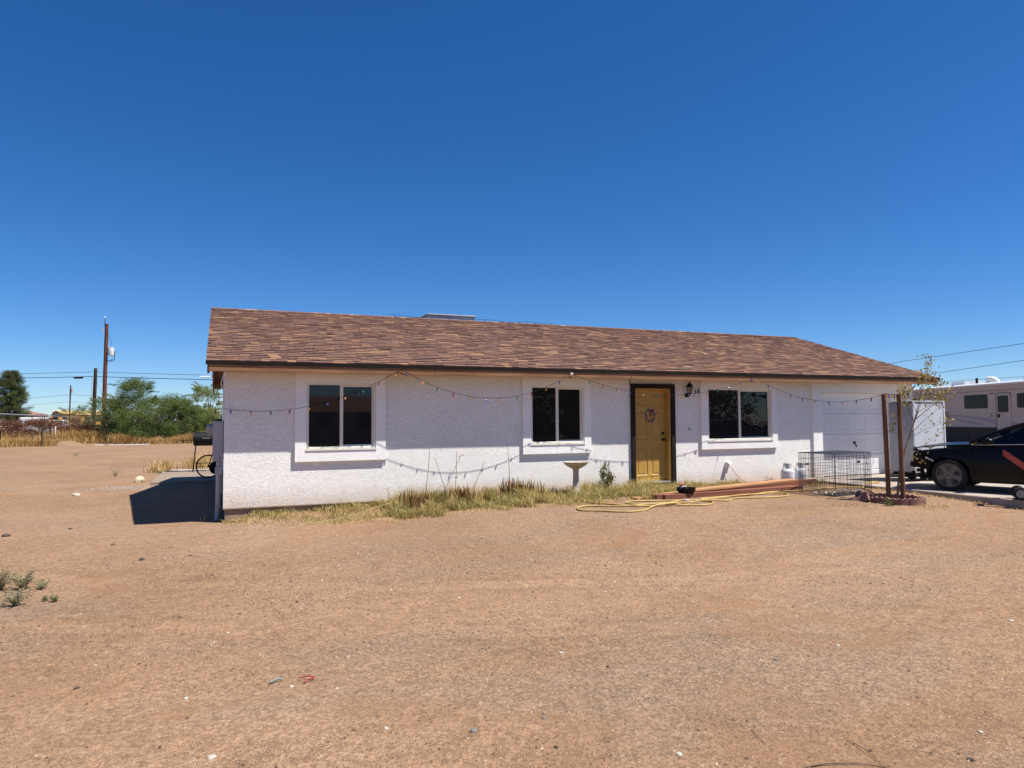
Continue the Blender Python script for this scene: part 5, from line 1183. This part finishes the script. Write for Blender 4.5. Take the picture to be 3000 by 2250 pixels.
# bicycle leaning by the patio
t=thing('bicycle','black bicycle on the patio half hidden by the electric panel','bicycle',(.2,9.6,gzz)); bx_=-.38; by_=9.75
def bw(x):
    b=MB(); pts=[(x+.33*math.cos(a),by_,gzz+.345+.33*math.sin(a)) for a in np.linspace(0,2*PI,37)]; b.tube(pts,.022,8,False); wv=b.build('wheel',RUB,t,smooth=True)
    b=MB()
    for k in range(16): a=2*PI*k/16; b.tube([(x,by_+.02*(-1)**k,gzz+.345),(x+.315*math.cos(a),by_,gzz+.345+.315*math.sin(a))],.002,4)
    b.build('spokes',STEEL,wv); b=MB(); b.lathe([(.03,-.04),(.03,.04)],(x,by_,gzz+.345),12,'y'); b.build('hub',BLACK,wv)
bw(-.38); bw(.66)
b=MB(); z_=gzz+.345
for p in ([(-.38,by_,z_),(-.25,by_,z_+.45),(.45,by_,z_+.42)],[(-.22,by_,z_+.4),(.1,by_,z_-.05),(.42,by_,z_+.5)],[(.1,by_,z_-.05),(.66,by_,z_),(.4,by_,z_+.38)],[(-.25,by_,z_+.45),(-.23,by_,z_+.62)]): b.tube(p,.016,7)
b.build('frame',BLACK,t); b=MB(); b.tube([(-.23,by_-.28,z_+.64),(-.23,by_,z_+.62),(-.23,by_+.28,z_+.64)],.012,7); b.build('handlebar',BLACK,t); b=MB(); b.bbox((.34,by_-.07,z_+.5),(.58,by_+.07,z_+.55),.02); b.build('saddle',BLACK,t); b=MB(); b.lathe([(.20,-.012),(.20,.012)],(-.16,by_-.08,z_-.04),24,'y'); b.build('chain_guard',BLACK,t)
q=np.random.default_rng(100)
def tuft(x,y,rx,h,n,label,mat=STRAW,seed=0):
    qq=np.random.default_rng(seed); p=np.stack([qq.normal(0,rx,n),qq.normal(0,rx,n)],-1); o=blades('grass_tuft',p,qq.uniform(.5,1.1,n)*h,.018,mat,.8,seed,lambda a,c:np.zeros(len(a))); o.location=(x,y,gz1(x,y)); return tag(o,label,'grass','grass tufts beyond the patio')
tuft(-.75,15.2,.30,.60,260,'tall straw coloured tuft behind the grill legs',STRAW,101); tuft(-1.95,15.6,.22,.5,140,'small straw tuft left of the grill',STRAW,102); tuft(-1.75,13.8,.2,.14,160,'low green tuft at the patio edge',GREEN,103); tuft(-.35,16.2,.4,.7,260,'pale straw tuft right behind the grill barrel',STRAW,104); tuft(-2.15,14.4,.16,.35,90,'short straw tuft left of the low green one',STRAW,105); tuft(-.35,.4,.05,.16,10,'few dry blades at the foot of the conduit',STRAW,106)
b=MB(); b.bbox((-1.7,14.3,-.27),(.3,15.0,-.20),.01); tag(b.build('concrete_block',CONC),'loose concrete step beyond the patio behind the grill','concrete step')

# ================================================================ BACKGROUND LEFT
POLEW=M('pole_redwood',(.095,.030,.015),.85,scale=2,col2=(.14,.050,.026),stretch=(6,6,.4)); POLED=M('pole_dark',(.030,.018,.014),.9,scale=2,col2=(.06,.036,.028),stretch=(6,6,.4))
def pole(x,y,h,r,mat,label):
    z=gz1(x,y); t=thing('utility_pole',label,'utility pole',(x,y,z)); b=MB(); b.tube([(x,y,z-.2),(x+.0,y,z+h*.5),(x+.06,y,z+h)],[r,r*.9,r*.78],14); b.build('shaft',mat,t,smooth=40); return t,z
t,z=pole(-12.3,78.2,13.2,.24,POLEW,'tall red-brown utility pole carrying a grey transformer')
b=MB(); b.lathe([(.27,0),(.30,.03),(.30,.80),(.26,.88),(0,.90)],(-11.70,78.0,9.15),18); b.build('transformer',M('transformer_grey',(.50,.51,.50),.5),t,smooth=40)
b=MB(); b.tube([(-11.7,78,10.0),(-11.72,78,10.25)],.07,8); b.build('bushing',GREYP,t)
b=MB(); b.tube([(-12.15,78.1,9.9),(-11.95,78.0,9.9)],.05,6); b.tube([(-12.15,78.1,9.4),(-11.95,78.0,9.4)],.05,6); b.tube([(-12.2,78.1,8.55),(-11.6,78,8.5),(-11.4,78,8.6),(-11.35,78,9.6),(-11.5,78,9.85)],.035,6); b.tube([(-12.2,78.1,8.5),(-11.8,78,8.55),(-11.55,78,8.75)],.04,6); b.tube([(-12.45,78.1,12.6),(-12.1,78,11.6),(-11.75,78,10.9),(-11.71,78,10.3)],.018,5); b.build('lead_wires',BLACK,t)
b=MB(); b.tube([(-12.42,78.1,12.6),(-12.42,78.1,13.5)],.035,6); b.build('top_pin',BLACK,t); b=MB(); b.lathe([(.03,0),(.10,.03),(.10,.12),(.04,.16),(0,.17)],(-12.42,78.1,13.45),12); b.build('insulator',WHITEP,t)
b=MB(); b.tube([(-12.62,78.1,12.25),(-12.62,78.1,11.75)],.06,8); b.build('fuse_cutout',GREYP,t)
t,z=pole(-12.72,74.2,7.8,.21,POLED,'shorter dark weathered pole left of the transformer pole')
b=MB(); b.tube([(-12.93,74.0,6.6),(-12.96,74.0,4.4),(-12.93,74,2.2),(-12.8,74,1.5),(-12.95,74,.3)],.025,5); b.build('ground_wire',M('wire_tan',(.4,.27,.12),.7),t)
t,z=pole(-29.86,161.4,9.9,.16,POLED,'thin far pole seen left of the two nearer poles'); b=MB(); b.lathe([(.2,0),(.2,.8)],(-29.45,161.2,7.9),10); b.build('transformer',GREYP,t)
WIRE=M('power_wire',(.05,.05,.055),.5)
def wire(pts,label,r=.02,sag=0,mat=WIRE):
    b=MB(); P=[Vector(p) for p in pts]; out=[]
    for i in range(len(P)-1):
        for k in range(12): f=k/12; out.append(P[i].lerp(P[i+1],f)-Vector((0,0,4*sag*f*(1-f))))
    out.append(P[-1]); b.tube(out,r,5); return tag(b.build('overhead_wire',mat),label,'wire','overhead wires')
wire([(-60,110,8.2),(-12.8,74.12,7.0),(34,30,4.6)],'upper overhead wire tied to the dark weathered pole',.024,.3); wire([(-60,110,7.8),(-12.8,74.14,6.5),(34,30,4.3)],'lower overhead wire through the dark weathered pole',.034,.3)
b=MB(); b.tube([(-14.97,76.14,6.42),(-14.06,75.5,6.42)],.09,8); tag(b.build('splice_case',BLACK),'black splice case hung on the lower overhead wire','splice case')
wire([(-80,183,4.6),(-29.86,161.4,7.5),(30,137,5)],'far overhead wire on the thin far pole',.03,.4); wire([(-80,183,3.4),(-29.86,161.4,6.0),(30,137,4)],'lowest far overhead wire on the thin far pole',.02,.4)
wire([(-12.75,74,6.5),(-11.9,73.5,4.6),(-11.7,73.2,2.8)],'guy wire slanting down beside the dark pole',.016)
wire([(51.5,48,6.0),(52.75,29.5,6.12),(52.9,18.6,6.72),(54,-10,8.6),(58,-90,9)],'upper wire crossing the sky above the motorhome',.02); wire([(60,40,5.2),(56.8,27.9,5.3),(52.86,18.7,5.51),(50,0,6.0),(44,-90,8)],'lower wire crossing the sky above the motorhome',.02)
wire([(70,60,5.3),(64,32,4.9),(58,8,4.7),(44,-60,6)],'faint wire just over the motorhome roof',.015)

# trees
def limbs(b,base,n,h,spread,r0,seed,lean=(0,0),kink=.25):
    q=np.random.default_rng(seed); tips=[]
    for i in range(n):
        a=q.uniform(0,2*PI); l=spread*q.uniform(.4,1); hh=h*q.uniform(.6,1)
        p=[Vector(base),Vector(base)+Vector((l*.25*math.cos(a),l*.25*math.sin(a),hh*.35)),Vector(base)+Vector((l*.6*math.cos(a)+q.normal(0,kink),l*.6*math.sin(a)+q.normal(0,kink),hh*.7)),Vector(base)+Vector((l*math.cos(a)+lean[0],l*math.sin(a)+lean[1],hh))]
        pts=smooth_path(p,4); m=len(pts); b.tube(pts,[r0*(1-.85*k/(m-1)) for k in range(m)],6); tips+=pts[4:]
    return tips
def tree(name,label,base,h,rad,mat,leaf,n,seed,clumps,droop=.4,aspect=.25,cat_='tree',flat=.75,bark=BARK,nl=9,grp='trees beyond the yard',sprays=0):
    base=(base[0],base[1],gz1(base[0],base[1])); t=thing(name,label,cat_,base,0,grp); b=MB(); tips=limbs(b,(0,0,0),nl,h*.85,rad*.8,max(.04,h*.018),seed); 
    q=np.random.default_rng(seed+1); cl=[]
    for c,r_,w_ in clumps: cl.append((c,r_,int(n*w_)))
    if not clumps:
        k=46
        for i in range(k):
            a=q.uniform(0,2*PI); f=q.uniform(0,1)**.6; zz=h*q.uniform(.06,.95); wr=rad*math.sqrt(max(.05,1-((zz/h-.42)/.62)**2)); c=(f*wr*math.cos(a),f*wr*math.sin(a),zz); s_=q.uniform(.2,.42)*rad
            cl.append((c,(s_,s_,s_*flat),n//k))
    for i in range(sprays):   # loose twigs that break the outline
        a=q.uniform(0,2*PI); zz=h*q.uniform(.45,.98); wr=rad*math.sqrt(max(.05,1-((zz/h-.42)/.62)**2)); d=Vector((math.cos(a),math.sin(a),q.uniform(.0,.9))).normalized()
        p0=Vector((wr*.8*math.cos(a),wr*.8*math.sin(a),zz)); L_=q.uniform(.25,.5)*rad; p1_=p0+d*L_*.6+Vector((0,0,.05)); p2_=p0+d*L_+Vector((0,0,-.12*L_))
        b.tube([p0,p1_,p2_],[.02,.012,.006],4)
        for f in np.linspace(.2,1,7): c=p0.lerp(p2_,f); cl.append((tuple(c),(.14,.14,.09),16))
    b.build('trunk',bark,t,world=False,smooth=True)
    o=leafcloud('crown',cl,mat,leaf,seed+2,aspect,droop,outer=.42); o.parent=t; return t
MES=Mrand('mesquite_leaf',[(0,(.055,.088,.022)),(.5,(.105,.148,.036)),(.85,(.15,.20,.052)),(1,(.22,.26,.08))],.7,trans=.3)
PAL=Mrand('palo_verde_leaf',[(0,(.11,.14,.03)),(.5,(.20,.25,.06)),(1,(.32,.34,.10))],.7,trans=.35)
FEA=Mrand('feathery_leaf',[(0,(.07,.095,.035)),(1,(.16,.19,.08))],.7,trans=.3)
tree('mesquite_tree','tallest broad mesquite tree behind the transformer pole',(-7.9,62.5),6.1,2.5,MES,.15,30000,201,[],.2,.25,sprays=26)
tree('mesquite_tree','rounded dark mesquite in front of the tallest one',(-6.4,58.5),4.1,2.6,MES,.15,30000,202,[],.5,.25,sprays=14)
tree('mesquite_tree','lower dark mesquite at the right of the thicket',(-3.9,60.5),3.9,2.0,MES,.15,24000,203,[],.4,.25,sprays=14)
tree('mesquite_tree','mesquite bush between the dark pole and the tall tree',(-10.0,66.5),4.3,2.3,MES,.15,20000,204,[],.3,.25,sprays=18)
tree('mesquite_tree','wide mesquite filling the gap before the feathery tree',(-4.6,63.5),4.5,2.6,MES,.15,24000,208,[],.4,.25,sprays=16)
tree('mesquite_tree','low mesquite nearest the house corner',(-2.4,61.0),3.1,1.7,MES,.15,14000,209,[],.4,.25,sprays=10)
tree('feathery_bush','pale feathery bush left of the dark pole',(-13.6,70.5),3.6,1.9,FEA,.13,9000,205,[],.2,.22,sprays=22)
tree('palo_verde','light green feathery tree beside the house gable',(-1.6,69.0),6.0,1.9,PAL,.14,15000,206,[],.1,.25,sprays=30)
tree('palo_verde','low bright green bush at the foot of the feathery tree',(-1.3,64.0),3.2,1.7,PAL,.15,15000,207,[],.3,.3,sprays=8)
# pine
PIN=Mrand('pine_needle',[(0,(.025,.045,.015)),(.5,(.060,.085,.022)),(.85,(.11,.125,.03)),(1,(.17,.17,.045))],.7,trans=.15)
px_,py_=-26.4,100.4; z=gz1(px_,py_); t=thing('pine_tree','dark green pine tree at the left edge behind the carport','tree',(px_,py_,z)); b=MB(); b.tube([(0,0,0),(0,0,8.6)],[.25,.05],8); cl=[]; q=np.random.default_rng(210)
for zz in np.arange(1.2,8.6,.40):
    rad=2.25*min(1,(9.3-zz)/3.6)**.75*(.75+.25*min(1,zz/2.5)); 
    for k in range(8):
        a=q.uniform(0,6.28); l=rad*q.uniform(.6,1.05); e=Vector((l*math.cos(a),l*math.sin(a),zz+.35)); b.tube([(0,0,zz),e*.5+Vector((0,0,zz*.5)),e],[.05,.03,.01],5)
        for f in (.35,.6,.8,1.0): cl.append(((e.x*f,e.y*f,zz+.3*f+.1),(.46,.46,.34),120))
for i in range(9): a=q.uniform(0,6.28); cl.append(((.5*math.cos(a),.5*math.sin(a),8.1+.1*i),(.12,.12,.35),60))
b.build('trunk',BARK,t,world=False); o=leafcloud('crown',cl,PIN,.22,211,.14,-.9,outer=.5); o.parent=t

# dry grass and thicket, too fine to count
q=np.random.default_rng(220)
def band(n,fn,h,wd,mat,label,name='dry_grass',seed=0,lean=1.5): 
    x,y=fn(n); return tag(blades(name,np.stack([x,y],-1),q.uniform(.25,1.2,n)*h*(.45+.9*vnoise(x+90,y,.55,8)),wd,mat,lean,seed),label,'dry grass',kind='stuff')
DRY=Mrand('dry_grass_blade',[(0,(.17,.085,.03)),(.4,(.36,.21,.07)),(.8,(.52,.34,.13)),(1,(.62,.45,.21))],.85,trans=.25); BRU=Mrand('dead_brush',[(0,(.09,.035,.022)),(.6,(.17,.07,.04)),(1,(.26,.13,.07))],.9)
band(8000,lambda n:(q.uniform(-17.5,-12.2,n),56.5+q.normal(0,1.2,n)-.0),.55,.035,DRY,'tall golden dry grass at the left edge of the yard',seed=221)
band(9500,lambda n:(q.uniform(-19.5,-9.5,n),65+q.normal(0,2.2,n)),1.0,.035,DRY,'tall dry reeds below the utility poles',seed=222)
band(7000,lambda n:(q.uniform(-8.5,1.5,n),56.3+q.normal(0,.7,n)),.85,.035,DRY,'golden dry grass under the green trees',seed=223)
def brush(cx,cy,rx,ry,h,n,label,seed):
    qq=np.random.default_rng(seed); b=MB(); z=gz1(cx,cy); t=thing('dead_brush',label,'brush',(cx,cy,z),0,'dead brush by the fence'); V=[];F_=[]
    for i in range(n):
        p=Vector((qq.normal(0,rx*.45),qq.normal(0,ry*.4),qq.uniform(.05,h)*qq.uniform(.3,1))); d=Vector(qq.normal(0,1,3)); d.z=abs(d.z)*.6; d.normalize(); L_=qq.uniform(.3,.9); m=p+d*L_*.5+Vector(qq.normal(0,.06,3)); b.tube([p,m,p+d*L_],[.014,.010,.005],3,False)
    o=b.build('dead_branches',BRU,t,world=False); o['kind']='stuff'
    o=leafcloud('dead_twigs',[((qq.normal(0,rx*.45),qq.normal(0,ry*.4),qq.uniform(.1,h*.85)),(.7,.4,.35),190) for _ in range(70)],BRU,.34,seed,.09); o.parent=t; o['kind']='stuff'
brush(-17.2,68.0,5.5,1.2,2.5,1900,'heap of reddish dead brush behind the leaning fence post',231); brush(-12.6,68.5,2.4,1.0,1.5,700,'dark dead brush at the foot of the dark pole',232)
for i in range(7):
    b=MB(); x=-14.8+i*.55; b.tube([(x,68,1.1+.08*(i%3)),(x+1.6,68.2,1.35-.06*i),(x+2.8,68.1,1.2+.05*(i%2))],[.05,.04,.02],5); tag(b.build('dead_branch',M('dead_branch_%d'%i,(.15,.09,.06),.9)),['dead branch lying highest on the brush heap','dead branch second along the brush heap','dead branch third along the brush heap','dead branch in the middle of the brush heap','dead branch third from the dark pole','dead branch next to the dark pole end','dead branch nearest the dark pole'][i],'branch','dead branches on the brush heap')
# dirt mound
b=MB(); n=20; vs=[];fs=[]; mx,my=-11.9,54.8; mz=gz1(mx,my)
for i in range(7):
    f=i/6; 
    for j in range(n): a=2*PI*j/n; r_=(1-f)*(1+.15*math.sin(3*a+1)); vs.append((mx+1.25*r_*math.cos(a),my+.8*r_*math.sin(a),mz-.03+.42*(1-(1-f)**2)**.9+.03*math.sin(5*a)*f*(1-f)*3))
for i in range(6):
    for j in range(n): k=(j+1)%n; fs.append((i*n+j,i*n+k,(i+1)*n+k,(i+1)*n+j))
fs.append(tuple(6*n+j for j in range(n))); b.add(vs,fs); tag(b.build('dirt_mound',GROUND,smooth=True),'low mound of loose dirt in front of the poles','dirt mound')
b=MB(); b.bbox((-9.6,53.2,-.38),(-8.9,53.35,-.33),.01); tag(b.build('white_board',WHITEP),'short white board on the ground left of the big bush','board'); b=MB(); b.bbox((-8.6,53.4,-.38),(-5.6,53.52,-.33),.01); tag(b.build('white_board',WHITEP),'long white board on the ground before the big bush','board')
# fence posts, each its own
for (x,y,h,r_,m,lb,ln) in [(-14.4,64.2,1.6,.045,WHITEP,'white post beside the rusty post at the fence',0),(-14.5,62.5,1.55,.075,POLED,'thick dark rusty post left of the dirt mound',.0),(-13.23,53.0,1.5,.055,POLED,'nearest rusty thin fence post in the dry grass',0),(-14.7,57.9,1.2,.06,M('post_grey_wood',(.10,.075,.05),.9),'dark wooden fence post leaning to the left',-.3),(-20.94,76.8,1.5,.05,WHITEP,'far pale post under the carport',0),(-17.45,59.05,1.25,.05,BLACK,'black post at the very left edge',0),(-3.42,65.1,1.55,.055,WHITEP,'white post standing alone before the green trees',0),(-2.7,64.9,1.5,.05,POLED,'dark thin post right of the lone white post',0)]:
    z=gz1(x,y); b=MB(); b.tube([(0,0,-.1),(ln,0,h)],r_,8); o=b.build('fence_post',m,smooth=40); o.location=(x,y,z); tag(o,lb,'fence post','fence posts at the back of the yard')
for i,zz in enumerate((1.18,.92)): 
    b=MB(); b.tube([(-26,74,zz),(-18.2,75.5,zz-.02)],.03,6); tag(b.build('fence_rail',WHITEP),['upper pale rail before the carport','lower pale rail before the carport'][i],'rail','pale rails before the carport')
# carport
t=thing('carport','open metal carport with a flat roof behind the dry brush','carport',(-18.5,76,-.4)); CP=M('carport_steel',(.10,.085,.08),.6,metal=.4)
b=MB(); b.hexa([(-23,77.5,2.50),(-15.4,74.4,2.10),(-14.8,76.8,2.10),(-22.2,80,2.50),(-23,77.5,2.58),(-15.4,74.4,2.18),(-14.8,76.8,2.18),(-22.2,80,2.58)]); b.build('roof_sheet',M('carport_roof',(.30,.29,.29),.5,metal=.3),t)
for (x,y) in ((-21.5,76.9),(-19.9,76.3),(-18.7,75.8),(-17.7,75.4),(-16.2,74.8),(-15.45,74.5),(-14.9,76.7),(-18,78)):
    zt=2.12+(-15.4-x)*.0526; b=MB(); b.tube([(x,y,-.42),(x,y,zt)],.04,6); b.build('post',CP,t)
# far vehicles and buildings
def fbox(name,a,c,label,cat_,mat,parts=()):
    t=thing(name,label,cat_,((a[0]+c[0])/2,(a[1]+c[1])/2,-.4)); b=MB(); b.bbox(a,c,.15); b.build('body',mat,t)
    for nm,pa,pc,m in parts: b=MB(); b.bbox(pa,pc,.02); b.build(nm,m,t)
    return t
FWH=M('far_white',(.5,.5,.5),.5); WN=M('far_window',(.03,.035,.04),.2); 
fbox('travel_trailer',(-22.6,87.6,.2),(-19.9,90.0,2.2),'white travel trailer under the carport','trailer',FWH,[('window',(-21.9,87.55,1.3),(-21.2,87.62,1.8),WN),('window',(-22.4,87.55,1.3),(-22.15,87.62,1.8),WN),('wheel',(-21.3,87.5,-.4),(-20.7,87.7,.2),RUB)])
fbox('parked_van',(-19.9,89.6,.0),(-17.9,91.2,1.85),'white van parked right of the far trailer','van',FWH,[('window',(-19.6,89.55,1.3),(-18.3,89.62,1.75),WN),('wheel',(-19.6,89.5,-.4),(-19.1,89.7,.05),RUB),('wheel',(-18.6,89.5,-.4),(-18.1,89.7,.05),RUB)])
fbox('parked_sedan',(-20.6,84.0,.0),(-18.9,85.4,1.0),'low white car half hidden by the brush','car',FWH,[('cabin',(-20.2,84.05,1.0),(-19.2,85.3,1.45),WN),('wheel',(-20.4,83.9,-.4),(-19.9,84.1,.1),RUB),('wheel',(-19.5,83.9,-.4),(-19.0,84.1,.1),RUB)])
t=thing('canopy','sagging orange tarpaulin beside the far trailer','canopy',(-20.2,81.8,-.4)); b=MB(); b.hexa([(-21.3,82.2,1.25),(-19.1,81.4,1.62),(-18.9,82.6,1.62),(-21.1,83.4,1.25),(-21.3,82.2,1.29),(-19.1,81.4,1.66),(-18.9,82.6,1.66),(-21.1,83.4,1.29)]); b.build('sheet',M('orange_tarp',(.45,.20,.07),.8),t)
for (x,y,zt) in ((-21.2,82.3,1.25),(-19.2,81.5,1.62),(-19.0,82.5,1.62)): b=MB(); b.tube([(x,y,-.4),(x,y,zt)],.03,5); b.build('post',CP,t)
def fhouse(x0,x1,y0,y1,he,hr,label,wall,roof,over=.5,nw=3,gable=False):
    z=-.4; t=thing('house',label,'house',((x0+x1)/2,(y0+y1)/2,z),0,'houses far behind the yard'); b=MB(); b.box((x0,y0,z),(x1,y1,he)); b.build('wall',wall,t); b=MB(); ym=(y0+y1)/2; a=over; hx=0 if gable else (y1-y0)/2
    vs=[(x0-a,y0-a,he),(x1+a,y0-a,he),(x1+a,y1+a,he),(x0-a,y1+a,he),(x0-a+hx,ym,hr),(x1+a-hx,ym,hr)]; b.add(vs,[(0,1,5,4),(1,2,5),(2,3,4,5),(3,0,4),(3,2,1,0)]); b.build('roof',roof,t)
    for k in range(nw): xx=x0+(x1-x0)*(k+.5)/nw; b=MB(); b.box((xx-.6,y0-.05,he-1.9),(xx+.6,y0-.001,he-.7)); b.build('window',WN,t)
TR=M('red_tile_roof',(.28,.13,.09),.9,scale=.5); TN=M('tan_stucco',(.45,.35,.25),.9); YS=M('bare_sheathing',(.55,.33,.10),.9,scale=.3); YR=M('bare_roof_deck',(.62,.42,.17),.9,scale=.3)
fhouse(-55,-47.5,223,232,3.9,5.0,'far house with a red tiled roof seen over the carport',TN,TR); fhouse(-49,-41,236,246,2.9,3.7,'lower red roofed wing right of the far tiled house',TN,TR)
fhouse(-46.8,-42,233,243,4.2,5.3,'far unfinished house with yellow sheathing left of the poles',YS,YR,.2,2,True); fhouse(-42.8,-34.5,243,254,4.0,5.3,'far unfinished house with yellow sheathing behind the poles',YS,YR,.2,3,True)
t=thing('dormer','dark dormer box on the far unfinished house','dormer',(-45.2,230.5,3.6)); b=MB(); b.prism([(-46,3.4),(-44.5,3.4),(-44.5,4.6),(-45.2,5.1),(-46,4.6)],230,232.5,'y'); b.build('dormer_wall',M('dark_wrap',(.06,.06,.07),.8),t)

# low desert scrub along the horizon
q=np.random.default_rng(400); cl=[]
for i in range(420):
    a=q.uniform(-1.2,1.75); D=q.uniform(270,430); x=D*math.sin(a); y=D*math.cos(a); r_=q.uniform(1.2,3.2); cl.append(((x,y,gz1(x,y)+r_*.35),(r_*1.6,r_*1.6,r_*.55),34))
tag(leafcloud('far_scrub',cl,Mrand('scrub_leaf',[(0,(.07,.085,.045)),(.6,(.14,.14,.08)),(1,(.26,.22,.13))],.9),1.1,401,.5),'low grey-green desert scrub along the horizon','scrub',kind='stuff')

# ================================================================ ACROSS THE ROAD BEHIND THE PHOTOGRAPHER (mirrored in the panes)
NT=M('neighbour_stucco',(.35,.30,.25),.9)
t=thing('house','tan gabled house across the road, mirrored in the left window','house',(8,-42,-.25)); b=MB(); b.box((2,-48,-.3),(12,-40,2.2)); b.build('wall',NT,t); b=MB(); b.add([(1.5,-48.5,2.2),(12.5,-48.5,2.2),(12.5,-39.5,2.2),(1.5,-39.5,2.2),(1.5,-44,3.5),(12.5,-44,3.5)],[(0,1,5,4),(2,3,4,5),(1,2,5),(3,0,4),(3,2,1,0)]); b.build('roof',DKWOOD,t)
for xx in (4,7,10): b=MB(); b.box((xx-.6,-39.999,1),(xx+.6,-39.95,2.1)); b.build('window',WN,t)
DT=Mrand('dark_tree_leaf',[(0,(.03,.05,.02)),(1,(.08,.11,.04))],.8,trans=.2)
for i,(x,y,h,r_,lb) in enumerate([(21.5,-33,6.5,3.6,'wide dark tree across the road mirrored in the middle window'),(26.5,-37,5.0,3.4,'round dark tree right of the wide one across the road'),(39,-36,6.2,4.5,'broad dark tree at the right across the road'),(30,-38,4.6,4.2,'low dark tree left of the rightmost one across the road'),(-1,-38,5.0,3.0,'dark tree left of the tan house across the road')]):
    tree('roadside_tree',lb,(x,y),h,r_,DT,.42,3600,300+i*7,[],.2,.4,grp='trees across the road',sprays=10)
SIL=M('silver_paint',(.45,.46,.47),.3,metal=.4); car((26.5,-19.0,-.25),math.radians(197),'silver car across the yard, mirrored in the right window',SIL,False)
